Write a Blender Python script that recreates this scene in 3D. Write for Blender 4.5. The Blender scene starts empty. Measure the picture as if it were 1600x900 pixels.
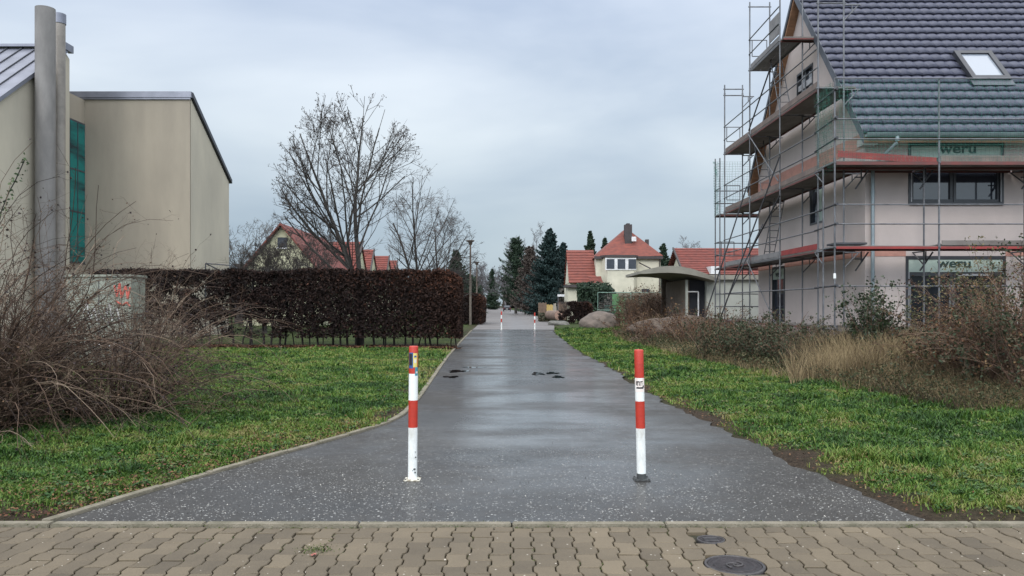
import bpy, math, random
import numpy as np
from mathutils import Vector, Matrix
R = math.radians
S = bpy.context.scene
COL = S.collection
F = 1240.0; HZ = 477.0; CH = 1.45          # focal length in photo pixels, horizon row, eye height

# ------------------------------------------------------------------ camera
cam = bpy.data.objects.new('camera', bpy.data.cameras.new('camera'))
COL.objects.link(cam); S.camera = cam
cam.location = (0, 0, CH); cam.rotation_euler = (R(90), 0, 0)
cam.data.sensor_width = 36; cam.data.lens = 36 * F / 1600
cam.data.shift_y = (HZ - 450) / 1600
cam.data.clip_start = 0.05; cam.data.clip_end = 4000
# ------------------------------------------------------------------ view
S.view_settings.view_transform = 'Standard'; S.view_settings.look = 'None'
S.view_settings.exposure = 0.18; S.view_settings.gamma = 1.0
S.view_settings.use_curve_mapping = False
S.render.resolution_x = 1024; S.render.resolution_y = 576
# ------------------------------------------------------------------ world: overcast deck over a physical sky
SUN_EL, SUN_AZ = 32, 200
w = bpy.data.worlds.new('World'); S.world = w; w.use_nodes = True
nt = w.node_tree; nt.nodes.clear()
def N(t, **k):
    n = nt.nodes.new(t)
    for a, b in k.items(): setattr(n, a, b)
    return n
out = N('ShaderNodeOutputWorld'); bg = N('ShaderNodeBackground'); bg.inputs[1].default_value = 0.1
sky = N('ShaderNodeTexSky', sky_type='NISHITA', sun_disc=False, sun_elevation=R(SUN_EL), sun_rotation=R(SUN_AZ))
tc = N('ShaderNodeTexCoord'); mp = N('ShaderNodeMapping'); mp.inputs['Scale'].default_value = (1.0, 1.0, 3.2)
mp.inputs['Location'].default_value = (0.3, 0.7, 0.1)
nz = N('ShaderNodeTexNoise'); nz.inputs['Scale'].default_value = 1.7; nz.inputs['Detail'].default_value = 5; nz.inputs['Roughness'].default_value = .5
nz.inputs['Distortion'].default_value = .3
sep = N('ShaderNodeSeparateXYZ'); cr = N('ShaderNodeValToRGB')      # deck brightness and tint by elevation
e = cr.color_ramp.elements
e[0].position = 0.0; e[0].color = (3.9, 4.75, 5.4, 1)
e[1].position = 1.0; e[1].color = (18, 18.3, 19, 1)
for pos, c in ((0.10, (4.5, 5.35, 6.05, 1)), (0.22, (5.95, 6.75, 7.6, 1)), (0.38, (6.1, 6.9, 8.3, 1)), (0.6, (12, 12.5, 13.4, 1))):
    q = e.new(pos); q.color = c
cn = N('ShaderNodeValToRGB')
cn.color_ramp.elements[0].position = .33; cn.color_ramp.elements[0].color = (.80, .84, .89, 1)
cn.color_ramp.elements[1].position = .68; cn.color_ramp.elements[1].color = (1.27, 1.23, 1.17, 1)
mul = N('ShaderNodeMix', data_type='RGBA', blend_type='MULTIPLY'); mul.inputs[0].default_value = 1
mix = N('ShaderNodeMix', data_type='RGBA'); mix.inputs[0].default_value = .94
L = nt.links.new
L(tc.outputs['Generated'], mp.inputs[0]); L(mp.outputs[0], nz.inputs['Vector'])
L(tc.outputs['Generated'], sep.inputs[0]); L(sep.outputs['Z'], cr.inputs[0]); L(nz.outputs['Fac'], cn.inputs[0])
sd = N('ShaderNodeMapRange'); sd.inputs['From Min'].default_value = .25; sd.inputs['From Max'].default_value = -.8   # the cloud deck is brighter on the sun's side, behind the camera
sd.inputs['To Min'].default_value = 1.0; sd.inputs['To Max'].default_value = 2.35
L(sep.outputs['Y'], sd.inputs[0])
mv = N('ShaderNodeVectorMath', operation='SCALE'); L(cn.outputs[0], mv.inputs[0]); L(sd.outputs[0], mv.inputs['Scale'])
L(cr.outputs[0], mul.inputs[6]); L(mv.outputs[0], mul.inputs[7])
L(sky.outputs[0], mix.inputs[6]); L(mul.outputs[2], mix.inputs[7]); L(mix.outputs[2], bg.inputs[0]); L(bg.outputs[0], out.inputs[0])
# ------------------------------------------------------------------ sun behind the cloud
sl = bpy.data.lights.new('sun', 'SUN'); sl.energy = 0.95; sl.angle = R(16); sl.color = (1, .96, .9)
so = bpy.data.objects.new('sun', sl); COL.objects.link(so)
so.rotation_euler = (R(90 - SUN_EL), 0, R(180 - SUN_AZ + 0)); so.location = (0, -30, 60)

# ------------------------------------------------------------------ helpers
rng = np.random.RandomState(7); random.seed(7)
ORG = {}
def P(px, py, Y): return Vector(((px - 800) / F * Y, Y, CH - (py - HZ) / F * Y))
def XP(px, Y): return (px - 800) / F * Y
def ZP(py, Y): return CH - (py - HZ) / F * Y

def mat(name, c1, c2=None, scale=3.0, rough=.8, bump=0.0, bscale=40.0, metal=0.0, lo=.35, hi=.65, stretch=(1, 1, 1), spec=.5, attr=None, ramp=None, trans=0):
    m = bpy.data.materials.new(name); m.use_nodes = True
    t = m.node_tree; b = t.nodes['Principled BSDF']; l = t.links.new
    b.inputs['Roughness'].default_value = rough; b.inputs['Metallic'].default_value = metal
    b.inputs['Specular IOR Level'].default_value = spec
    c2 = c2 or tuple(x * .7 for x in c1)
    cr = t.nodes.new('ShaderNodeValToRGB'); e = cr.color_ramp.elements
    e[0].position = lo; e[0].color = (*c2, 1); e[1].position = hi; e[1].color = (*c1, 1)
    if ramp:
        e[0].position = 0; e[0].color = (*ramp[0], 1); e[1].position = 1; e[1].color = (*ramp[-1], 1)
        for i, c in enumerate(ramp[1:-1]):
            q = e.new((i + 1) / (len(ramp) - 1)); q.color = (*c, 1)
    tc = t.nodes.new('ShaderNodeTexCoord')
    if attr:
        a = t.nodes.new('ShaderNodeAttribute'); a.attribute_name = attr; l(a.outputs['Fac'], cr.inputs[0])
    else:
        mp = t.nodes.new('ShaderNodeMapping'); mp.inputs['Scale'].default_value = stretch
        n = t.nodes.new('ShaderNodeTexNoise'); n.inputs['Scale'].default_value = scale; n.inputs['Detail'].default_value = 6; n.inputs['Roughness'].default_value = .62
        l(tc.outputs['Object'], mp.inputs[0]); l(mp.outputs[0], n.inputs['Vector']); l(n.outputs['Fac'], cr.inputs[0])
    l(cr.outputs[0], b.inputs['Base Color'])
    if bump:
        n2 = t.nodes.new('ShaderNodeTexNoise'); n2.inputs['Scale'].default_value = bscale; n2.inputs['Detail'].default_value = 4
        bp = t.nodes.new('ShaderNodeBump'); bp.inputs['Strength'].default_value = bump; bp.inputs['Distance'].default_value = .02
        l(tc.outputs['Object'], n2.inputs['Vector']); l(n2.outputs['Fac'], bp.inputs['Height']); l(bp.outputs[0], b.inputs['Normal'])
    if trans:
        b.inputs['Transmission Weight'].default_value = trans
    return m

def leafm(name, *cols, rough=.7): return mat(name, (1, 1, 1), rough=rough, attr='tint', ramp=list(cols), spec=.3)
def tag(o, label=None, cat=None, group=None, kind=None):
    if label: o['label'] = label
    if cat: o['category'] = cat
    if group: o['group'] = group
    if kind: o['kind'] = kind
    return o
def thing(name, label, cat, loc=(0, 0, 0), group=None):
    o = bpy.data.objects.new(name, None); COL.objects.link(o); o.location = loc; o.empty_display_size = .2
    ORG[o.as_pointer()] = np.array(loc, float)
    return tag(o, label, cat, group)

def link(name, me, m, parent=None, loc=None):
    o = bpy.data.objects.new(name, me); COL.objects.link(o)
    for x in (m if isinstance(m, (list, tuple)) else [m]): me.materials.append(x)
    org = np.zeros(3)
    if parent is not None:
        o.parent = parent; org = ORG[parent.as_pointer()]
    elif loc is not None:
        o.location = loc; org = np.array(loc, float)
    ORG[o.as_pointer()] = org
    if np.any(org):
        n = len(me.vertices); a = np.empty(n * 3); me.vertices.foreach_get('co', a)
        a = (a.reshape(-1, 3) - org).ravel(); me.vertices.foreach_set('co', a); me.update()
    return o

class MB:
    def __init__(s): s.v = []; s.f = []; s.mi = []; s.sm = []
    def add(s, vs, fs, mi=0, sm=False):
        b = len(s.v); s.v += [tuple(v) for v in vs]
        for f in fs: s.f.append(tuple(b + i for i in f)); s.mi.append(mi); s.sm.append(sm)
        return s
    def box(s, x0, x1, y0, y1, z0, z1, mi=0):
        v = [(x, y, z) for x in (x0, x1) for y in (y0, y1) for z in (z0, z1)]
        return s.add(v, [(0, 1, 3, 2), (4, 6, 7, 5), (0, 4, 5, 1), (2, 3, 7, 6), (0, 2, 6, 4), (1, 5, 7, 3)], mi)
    def hexa(s, v, mi=0):      # 4 bottom ccw, 4 top ccw
        return s.add(v, [(3, 2, 1, 0), (4, 5, 6, 7), (0, 1, 5, 4), (1, 2, 6, 5), (2, 3, 7, 6), (3, 0, 4, 7)], mi)
    def prism(s, pts, a, b, axis='x', mi=0):   # pts 2D in the other two axes, extruded a..b
        def m3(p, t):
            return (t, p[0], p[1]) if axis == 'x' else (p[0], t, p[1]) if axis == 'y' else (p[0], p[1], t)
        n = len(pts); v = [m3(p, a) for p in pts] + [m3(p, b) for p in pts]
        f = [tuple(range(n)), tuple(range(2 * n - 1, n - 1, -1))] + [(i, i + n, (i + 1) % n + n, (i + 1) % n) for i in range(n)]
        return s.add(v, f, mi)
    def tube(s, p0, p1, r0, r1=None, n=8, mi=0, cap=True):
        r1 = r0 if r1 is None else r1
        p0 = Vector(p0); p1 = Vector(p1); d = (p1 - p0).normalized()
        u = d.orthogonal().normalized(); w = d.cross(u)
        v = []
        for p, r in ((p0, r0), (p1, r1)):
            for k in range(n):
                a = 2 * math.pi * k / n; v.append(p + (u * math.cos(a) + w * math.sin(a)) * r)
        f = [(k, (k + 1) % n, (k + 1) % n + n, k + n) for k in range(n)]
        s.add(v, f, mi, True)
        if cap: s.add(v, [tuple(range(n - 1, -1, -1)), tuple(range(n, 2 * n))], mi)
        return s
    def path(s, pts, r, n=6, mi=0):
        for a, b in zip(pts[:-1], pts[1:]): s.tube(a, b, r, r, n, mi)
        return s
    def lathe(s, prof, c=(0, 0), n=24, mis=None):
        v = []; m = len(prof)
        for r, z in prof:
            for k in range(n):
                a = 2 * math.pi * k / n; v.append((c[0] + r * math.cos(a), c[1] + r * math.sin(a), z))
        b = len(s.v); s.v += v
        for i in range(m - 1):
            for k in range(n):
                s.f.append((b + i * n + k, b + i * n + (k + 1) % n, b + (i + 1) * n + (k + 1) % n, b + (i + 1) * n + k))
                s.mi.append(mis[i] if mis else 0); s.sm.append(True)
        return s
    def build(s, name, m, parent=None, loc=None, bevel=0):
        me = bpy.data.meshes.new(name); me.from_pydata(s.v, [], s.f)
        me.polygons.foreach_set('material_index', s.mi); me.polygons.foreach_set('use_smooth', s.sm)
        me.update()
        import bmesh
        bm = bmesh.new(); bm.from_mesh(me); bmesh.ops.recalc_face_normals(bm, faces=bm.faces); 
        if bevel:
            bmesh.ops.bevel(bm, geom=[e_ for e_ in bm.edges if len(e_.link_faces) == 2 and e_.calc_face_angle(0) > .7], offset=bevel, segments=2, affect='EDGES', clamp_overlap=True)
        bm.to_mesh(me); bm.free()
        return link(name, me, m, parent, loc)

def np_mesh(name, v, f, tint=None, smooth=False):
    me = bpy.data.meshes.new(name); v = np.asarray(v, np.float32); f = np.asarray(f, np.int32)
    k = f.shape[1]; me.vertices.add(len(v)); me.vertices.foreach_set('co', v.ravel())
    me.loops.add(f.size); me.loops.foreach_set('vertex_index', f.ravel())
    me.polygons.add(len(f)); me.polygons.foreach_set('loop_start', np.arange(len(f), dtype=np.int32) * k)
    me.polygons.foreach_set('loop_total', np.full(len(f), k, np.int32))
    if smooth: me.polygons.foreach_set('use_smooth', np.ones(len(f), bool))
    me.update(calc_edges=True)
    if tint is not None:
        a = me.attributes.new('tint', 'FLOAT', 'POINT'); a.data.foreach_set('value', np.asarray(tint, np.float32))
    return me

def segs_mesh(name, segs, n=4, tints=None):
    a = np.asarray(segs, float)
    p0, p1, r0, r1 = a[:, :3], a[:, 3:6], a[:, 6], a[:, 7]
    d = p1 - p0; d /= np.linalg.norm(d, axis=1)[:, None] + 1e-9
    ref = np.where(np.abs(d[:, 2:3]) > .9, [[1., 0, 0]], [[0, 0, 1.]])
    u = np.cross(d, ref); u /= np.linalg.norm(u, axis=1)[:, None]; w_ = np.cross(d, u)
    m = len(a); v = np.empty((m, 2 * n, 3))
    for k in range(n):
        c, s_ = math.cos(2 * math.pi * k / n), math.sin(2 * math.pi * k / n)
        o = u * c + w_ * s_
        v[:, k] = p0 + o * r0[:, None]; v[:, n + k] = p1 + o * r1[:, None] + d * r1[:, None] * .3
    base = (np.arange(m) * 2 * n)[:, None, None]
    q = np.array([[k, (k + 1) % n, (k + 1) % n + n, k + n] for k in range(n)])[None]
    f = (base + q).reshape(-1, 4)
    t = None if tints is None else np.repeat(tints, 2 * n)
    return np_mesh(name, v.reshape(-1, 3), f, t, True)

def rand_unit(n, r=rng):
    v = r.normal(size=(n, 3)); return v / np.linalg.norm(v, axis=1)[:, None]
def leaves_mesh(name, c, size, r=rng, nrm=None, aspect=.6, tint=None):
    n = len(c); size = np.broadcast_to(size, (n,))[:, None]
    a = rand_unit(n, r) if nrm is None else nrm
    b = np.cross(a, rand_unit(n, r)); b /= np.linalg.norm(b, axis=1)[:, None] + 1e-9
    d = np.cross(a, b)
    v = np.stack([c - b * size, c - d * size * aspect + a * size * .15, c + b * size, c + d * size * aspect + a * size * .15], 1)
    f = np.arange(n * 4).reshape(-1, 4)
    t = r.rand(n) if tint is None else tint
    return np_mesh(name, v.reshape(-1, 3), f, np.repeat(t, 4))

def vnoise(x, y, s, seed=0):
    x = np.asarray(x) * s; y = np.asarray(y) * s
    xi = np.floor(x).astype(np.int64); yi = np.floor(y).astype(np.int64); fx = x - xi; fy = y - yi
    def h(a, b):
        n = (a * 374761393 + b * 668265263 + seed * 974711) & 0x7fffffff
        n = ((n ^ (n >> 13)) * 1274126177) & 0x7fffffff
        return ((n ^ (n >> 16)) & 0xffff) / 65535.0
    fx = fx * fx * (3 - 2 * fx); fy = fy * fy * (3 - 2 * fy)
    return (h(xi, yi) * (1 - fx) + h(xi + 1, yi) * fx) * (1 - fy) + (h(xi, yi + 1) * (1 - fx) + h(xi + 1, yi + 1) * fx) * fy
def fbm(x, y, s, seed=0): return (vnoise(x, y, s, seed) + .5 * vnoise(x, y, s * 2.1, seed + 1) + .25 * vnoise(x, y, s * 4.3, seed + 2)) / 1.75
def sst(a, b, x): t = np.clip((x - a) / (b - a), 0, 1); return t * t * (3 - 2 * t)

# ------------------------------------------------------------------ path edges and ground heights
LE = np.array([(5.24, -3.05), (6.42, -2.67), (7.2, -2.38), (7.96, -2.09), (8.9, -1.72), (9.6, -1.5), (10.4, -1.39), (12.6, -1.42), (21.7, -1.75), (32, -2.0), (47, -2.3), (58, -2.5), (138, -5.0), (300, -10.2), (900, -31)])
RE = np.array([(5.24, 2.75), (6, 2.68), (7.7, 2.57), (9.56, 2.40), (13, 2.25), (17.5, 2.25), (26.4, 2.08), (40, 2.2), (47, 2.5), (60, 3.2), (100, 3.4), (138, 3.2), (300, -2), (900, -22)])
def lx(y): return np.interp(y, LE[:, 0], LE[:, 1])
def rx(y): return np.interp(y, RE[:, 0], RE[:, 1])
WB = np.array([(9, 6.9), (10.1, 6.55), (11, 6.25), (12.6, 6.1), (14.6, 5.75), (17.5, 5.4), (21.7, 5.0), (31, 4.8), (37.5, 5.2), (60, 7)])
def wbx(y): return np.interp(y, WB[:, 0], WB[:, 1])      # front edge of the weed strip
def gz(x, y):
    x = np.asarray(x, float); y = np.asarray(y, float)
    off = np.maximum(lx(y) - x, x - rx(y))
    bump = (fbm(x, y, .9, 3) - .5) * .12 + (fbm(x, y, 3.1, 9) - .5) * .045
    k = sst(.05, .8, off) * sst(5.3, 5.8, y)
    bank = .34 * sst(-.3, 2.2, x - wbx(y)) * sst(8, 11, y) * (1 - sst(45, 60, y))
    far = 1 - sst(40, 70, y)
    return np.where(off > 0, .012 + bump * k * far + .03 * k + bank, -.03) * sst(5.16, 5.3, y) - .04 * (1 - sst(5.16, 5.3, y))

xs = np.unique(np.concatenate([np.linspace(-1500, -60, 12), np.linspace(-60, -14, 30), np.arange(-14, 14.01, .14), np.linspace(14, 60, 30), np.linspace(60, 1500, 12)]))
ys = np.unique(np.concatenate([np.linspace(-200, 4, 8), np.arange(4.9, 24, .12), np.arange(24, 60, .4), np.linspace(60, 300, 50), np.linspace(300, 3000, 12)]))
GX, GY = np.meshgrid(xs, ys); GZ = gz(GX, GY)
v = np.stack([GX.ravel(), GY.ravel(), GZ.ravel()], 1)
nx, ny = len(xs), len(ys)
i0 = (np.arange(ny - 1)[:, None] * nx + np.arange(nx - 1)[None]).ravel()
f = np.stack([i0, i0 + 1, i0 + nx + 1, i0 + nx], 1)
def soil(x, y):          # bare-earth fraction: worn verges by the path, leaf litter under the hedge, weeds strip
    off_r = x - rx(y); off_l = lx(y) - x
    wob = fbm(x, y, 1.3, 21) * .75 + fbm(x, y, 5, 25) * .25
    a = 1 - sst(.0, .55, off_r + (wob - .5) * 1.3 + .02)
    a = np.where(y > 20, a * .5, a)
    b = .85 * (1 - sst(.0, .75, off_l + (wob - .5) * 1.7 + .1))
    c = (1 - sst(.2, .55, y - 5.2 + (wob - .5) * .5)) * .9
    h = sst(25.9, 26.4, y) * (1 - sst(28.4, 28.8, y)) * (x < -1.6)
    wd = sst(-.2, .5, x - wbx(y) + (wob - .5)) * (y < 45)
    return np.clip(np.maximum.reduce([a * (x > 0), b * (x < 0), c, h, wd]), 0, 1)
tint = soil(GX, GY).ravel()
me = np_mesh('ground', v, f, tint, True)
gm = bpy.data.materials.new('ground'); gm.use_nodes = True
t = gm.node_tree; b = t.nodes['Principled BSDF']; b.inputs['Roughness'].default_value = .95; b.inputs['Specular IOR Level'].default_value = .15
tc = t.nodes.new('ShaderNodeTexCoord')
n1 = t.nodes.new('ShaderNodeTexNoise'); n1.inputs['Scale'].default_value = 1.4; n1.inputs['Detail'].default_value = 8; n1.inputs['Roughness'].default_value = .7
n2 = t.nodes.new('ShaderNodeTexNoise'); n2.inputs['Scale'].default_value = 26; n2.inputs['Detail'].default_value = 5; n2.inputs['Roughness'].default_value = .7
r1 = t.nodes.new('ShaderNodeValToRGB'); r2 = t.nodes.new('ShaderNodeValToRGB')
r1.color_ramp.elements[0].position = .35; r1.color_ramp.elements[0].color = (.016, .030, .009, 1); r1.color_ramp.elements[1].position = .7; r1.color_ramp.elements[1].color = (.060, .075, .022, 1)
r2.color_ramp.elements[0].position = .3; r2.color_ramp.elements[0].color = (.014, .010, .007, 1); r2.color_ramp.elements[1].position = .75; r2.color_ramp.elements[1].color = (.075, .054, .036, 1)
at = t.nodes.new('ShaderNodeAttribute'); at.attribute_name = 'tint'
mx = t.nodes.new('ShaderNodeMix'); mx.data_type = 'RGBA'
bp = t.nodes.new('ShaderNodeBump'); bp.inputs['Strength'].default_value = .9; bp.inputs['Distance'].default_value = .04
l = t.links.new
for n in (n1, n2): l(tc.outputs['Object'], n.inputs['Vector'])
l(n1.outputs['Fac'], r1.inputs[0]); l(n2.outputs['Fac'], r2.inputs[0]); l(at.outputs['Fac'], mx.inputs[0]); l(r1.outputs[0], mx.inputs[6]); l(r2.outputs[0], mx.inputs[7])
l(mx.outputs[2], b.inputs['Base Color']); l(n2.outputs['Fac'], bp.inputs['Height']); l(bp.outputs[0], b.inputs['Normal'])
tag(link('ground', me, gm), kind='structure')

# ------------------------------------------------------------------ asphalt
def asphalt(name, dark, light, fleck, rlo, rhi, film=0.0):
    m = bpy.data.materials.new(name); m.use_nodes = True
    t = m.node_tree; b = t.nodes['Principled BSDF']; l = t.links.new
    def nn(ty, **k):
        n = t.nodes.new(ty)
        for a, v in k.items():
            n.inputs[a].default_value = v
        return n
    tc = nn('ShaderNodeTexCoord')
    big = nn('ShaderNodeTexNoise', Scale=1.1, Detail=6, Roughness=.6)
    mpb = nn('ShaderNodeMapping', Scale=(.6, .7, 1)); l(tc.outputs['Object'], mpb.inputs[0]); l(mpb.outputs[0], big.inputs['Vector'])
    fine = nn('ShaderNodeTexNoise', Scale=90, Detail=3, Roughness=.7); l(tc.outputs['Object'], fine.inputs['Vector'])
    cr = t.nodes.new('ShaderNodeValToRGB'); cr.color_ramp.elements[0].color = (*dark, 1); cr.color_ramp.elements[1].color = (*light, 1)
    cr.color_ramp.elements[0].position = .3; cr.color_ramp.elements[1].position = .75
    md = t.nodes.new('ShaderNodeMix'); md.data_type = 'FLOAT'; md.inputs[0].default_value = .5
    mdc = nn('ShaderNodeTexNoise', Scale=5, Detail=5, Roughness=.7); l(tc.outputs['Object'], mdc.inputs['Vector']); m0 = t.nodes.new('ShaderNodeMix'); m0.data_type = 'FLOAT'; m0.inputs[0].default_value = .5; l(big.outputs['Fac'], m0.inputs[2]); l(mdc.outputs['Fac'], m0.inputs[3]); l(m0.outputs[0], md.inputs[2]); l(fine.outputs['Fac'], md.inputs[3]); l(md.outputs[0], cr.inputs[0])
    # pale stone chips set in the surface
    fl = None; col = cr.outputs[0]
    for sc, th in ((44, .895), (78, .865)):
        vo = nn('ShaderNodeTexVoronoi', Scale=sc); l(tc.outputs['Object'], vo.inputs['Vector'])
        sp = t.nodes.new('ShaderNodeSeparateColor'); l(vo.outputs['Color'], sp.inputs[0])
        pn = nn('ShaderNodeTexNoise', Scale=.9, Detail=3); l(tc.outputs['Object'], pn.inputs['Vector'])
        ad = t.nodes.new('ShaderNodeMath'); ad.operation = 'MULTIPLY_ADD'; ad.inputs[1].default_value = .30; l(pn.outputs['Fac'], ad.inputs[0]); l(sp.outputs[0], ad.inputs[2])
        g = t.nodes.new('ShaderNodeMath'); g.operation = 'GREATER_THAN'; g.inputs[1].default_value = th + .19; l(ad.outputs[0], g.inputs[0])
        le = t.nodes.new('ShaderNodeMath'); le.operation = 'LESS_THAN'; le.inputs[1].default_value = .38; l(vo.outputs['Distance'], le.inputs[0])
        mu = t.nodes.new('ShaderNodeMath'); mu.operation = 'MULTIPLY'; l(g.outputs[0], mu.inputs[0]); l(le.outputs[0], mu.inputs[1])
        m2 = t.nodes.new('ShaderNodeMath'); m2.operation = 'MULTIPLY'; m2.inputs[1].default_value = fleck; l(mu.outputs[0], m2.inputs[0])
        sy = t.nodes.new('ShaderNodeSeparateXYZ'); l(tc.outputs['Object'], sy.inputs[0]); wr = t.nodes.new('ShaderNodeMapRange'); wr.inputs['From Min'].default_value = 5.3; wr.inputs['From Max'].default_value = 10.5; wr.inputs['To Min'].default_value = 1; wr.inputs['To Max'].default_value = .12; l(sy.outputs['Y'], wr.inputs[0])   # washed chippings lie thickest by the pavement
        m4 = t.nodes.new('ShaderNodeMath'); m4.operation = 'MULTIPLY'; l(m2.outputs[0], m4.inputs[0]); l(wr.outputs[0], m4.inputs[1]); m2 = m4
        mxx = t.nodes.new('ShaderNodeMix'); mxx.data_type = 'RGBA'; l(m2.outputs[0], mxx.inputs[0]); l(col, mxx.inputs[6]); mxx.inputs[7].default_value = (.50, .50, .47, 1)
        col = mxx.outputs[2]
    l(col, b.inputs['Base Color'])
    # damp sheen in bands lying across the path
    mp = nn('ShaderNodeMapping', Scale=(.45, .75, 1)); l(tc.outputs['Object'], mp.inputs[0])
    wn = nn('ShaderNodeTexNoise', Scale=.75, Detail=3.5, Roughness=.5); l(mp.outputs[0], wn.inputs['Vector'])
    md2 = nn('ShaderNodeTexNoise', Scale=4.5, Detail=4, Roughness=.65); l(tc.outputs['Object'], md2.inputs['Vector'])
    w2 = t.nodes.new('ShaderNodeMath'); w2.operation = 'MULTIPLY_ADD'; w2.inputs[1].default_value = .45; l(md2.outputs['Fac'], w2.inputs[0]); w3 = t.nodes.new('ShaderNodeMath'); w3.operation = 'SUBTRACT'; w3.inputs[1].default_value = .225; l(wn.outputs['Fac'], w2.inputs[2]); l(w2.outputs[0], w3.inputs[0])
    rr = t.nodes.new('ShaderNodeMapRange'); rr.inputs['From Min'].default_value = .40; rr.inputs['From Max'].default_value = .60
    rr.inputs['To Min'].default_value = rlo; rr.inputs['To Max'].default_value = rhi; l(w3.outputs[0], rr.inputs[0]); 
    sx = t.nodes.new('ShaderNodeSeparateXYZ'); l(tc.outputs['Object'], sx.inputs[0]); cx = t.nodes.new('ShaderNodeMath'); cx.operation = 'SUBTRACT'; cx.inputs[1].default_value = .35; l(sx.outputs['X'], cx.inputs[0])
    ab = t.nodes.new('ShaderNodeMath'); ab.operation = 'ABSOLUTE'; l(cx.outputs[0], ab.inputs[0]); lr = t.nodes.new('ShaderNodeMapRange'); lr.inputs['From Min'].default_value = .2; lr.inputs['From Max'].default_value = 1.7; lr.inputs['To Min'].default_value = .62; lr.inputs['To Max'].default_value = 1.15; l(ab.outputs[0], lr.inputs[0])   # trodden, smoother lane down the middle holds the wet
    rm = t.nodes.new('ShaderNodeMath'); rm.operation = 'MULTIPLY'; l(rr.outputs[0], rm.inputs[0]); l(lr.outputs[0], rm.inputs[1]); l(rm.outputs[0], b.inputs['Roughness'])
    bp = nn('ShaderNodeBump', Strength=.75, Distance=.005); l(fine.outputs['Fac'], bp.inputs['Height']); l(bp.outputs[0], b.inputs['Normal'])
    b.inputs['IOR'].default_value = 1.45
    if film:      # thin film of rain water: patchy, thickest along the trodden lane
        fn = nn('ShaderNodeTexNoise', Scale=1.0, Detail=4, Roughness=.55); mq = nn('ShaderNodeMapping', Scale=(.55, .9, 1), Location=(3.1, 1.7, 0)); l(tc.outputs['Object'], mq.inputs[0]); l(mq.outputs[0], fn.inputs['Vector'])
        fm = t.nodes.new('ShaderNodeMapRange'); fm.inputs['From Min'].default_value = .40; fm.inputs['From Max'].default_value = .58; fm.inputs['To Min'].default_value = .12; fm.inputs['To Max'].default_value = 1.0; l(fn.outputs['Fac'], fm.inputs[0])
        lw = t.nodes.new('ShaderNodeMapRange'); lw.inputs['From Min'].default_value = .5; lw.inputs['From Max'].default_value = 2.1; lw.inputs['To Min'].default_value = film; lw.inputs['To Max'].default_value = .12; l(ab.outputs[0], lw.inputs[0])
        fw_ = t.nodes.new('ShaderNodeMath'); fw_.operation = 'MULTIPLY'; l(fm.outputs[0], fw_.inputs[0]); l(lw.outputs[0], fw_.inputs[1])
        wy = t.nodes.new('ShaderNodeMapRange'); wy.inputs['From Min'].default_value = 5.8; wy.inputs['From Max'].default_value = 8.5; wy.inputs['To Min'].default_value = .25; l(sy.outputs['Y'], wy.inputs[0])
        f2 = t.nodes.new('ShaderNodeMath'); f2.operation = 'MULTIPLY'; l(fw_.outputs[0], f2.inputs[0]); l(wy.outputs[0], f2.inputs[1]); l(f2.outputs[0], b.inputs['Coat Weight'])
        b.inputs['Coat Roughness'].default_value = .16; b.inputs['Coat IOR'].default_value = 1.36
    return m
def strip(name, ya, yb, m, z, n=160, le=lx, re=rx, wob=0.0):
    y = np.concatenate([np.linspace(ya, min(yb, ya + 25), n), np.linspace(min(yb, ya + 25), yb, 60)[1:]]) if yb > ya + 25 else np.linspace(ya, yb, n)
    a = le(y) - 0; bb = re(y) + wob * ((fbm(y, y * 0, 2.2, 5) - .5) * .3 + (fbm(y, y * 0, 9, 6) - .5) * .12)
    k = np.linspace(0, 1, 9)
    X = a[:, None] * (1 - k) + bb[:, None] * k; Yy = np.repeat(y[:, None], 9, 1); Zz = np.full_like(X, z)
    v = np.stack([X, Yy, Zz], 2).reshape(-1, 3); i0 = (np.arange(len(y) - 1)[:, None] * 9 + np.arange(8)[None]).ravel()
    return tag(link(name, np_mesh(name, v, np.stack([i0, i0 + 1, i0 + 10, i0 + 9], 1)), m), kind='structure')
ASPH = asphalt('wet asphalt', (.010, .0095, .009), (.068, .064, .058), .58, .30, .70, 1.0)
strip('path', 5.238, 47, ASPH, .012, 260, wob=1.0)
FARA = asphalt('pale road asphalt', (.10, .093, .09), (.17, .158, .152), .2, .55, .8)
strip('road', 47, 880, FARA, .016)
# side road mouth on the left where the path meets the street
mb = MB(); mb.add([(-16, 47.2, .008), (-2.2, 47.2, .008), (-2.2, 51.5, .008), (-16, 51.5, .008)], [(0, 1, 2, 3)])
tag(mb.build('side_road', FARA), kind='structure')

# concrete edgings
CONC = mat('edging concrete', (.21, .185, .14), (.12, .11, .075), scale=6, rough=.9, bump=.5, bscale=60)
mb = MB(); x = -8.0
while x < 8.5:
    dz = rng.uniform(-.002, .003); mb.box(x + .003, x + .994, 5.145, 5.222, -.08, .030 + dz); x += 1.0
tag(mb.build('kerb_strip', CONC, bevel=.006), kind='structure')
mb = MB(); y = 5.235
pts = []
while y < 46:
    pts.append((float(lx(y)), y)); y += .5 if y < 11 else 1.0
for (xa, ya), (xb, yb) in zip(pts[:-1], pts[1:]):
    d = Vector((xb - xa, yb - ya, 0)).normalized(); n_ = Vector((-d.y, d.x, 0)) * .075
    a = Vector((xa, ya, 0)) + d * .003; c = Vector((xb, yb, 0)) - d * .003; z = .034 + rng.uniform(-.004, .004)
    mb.hexa([(a.x, a.y, -.05), (c.x, c.y, -.05), (c.x + n_.x, c.y + n_.y, -.05), (a.x + n_.x, a.y + n_.y, -.05),
             (a.x, a.y, z), (c.x, c.y, z), (c.x + n_.x, c.y + n_.y, z), (a.x + n_.x, a.y + n_.y, z)])
tag(mb.build('path_edging', CONC, bevel=.005), kind='structure')

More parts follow.
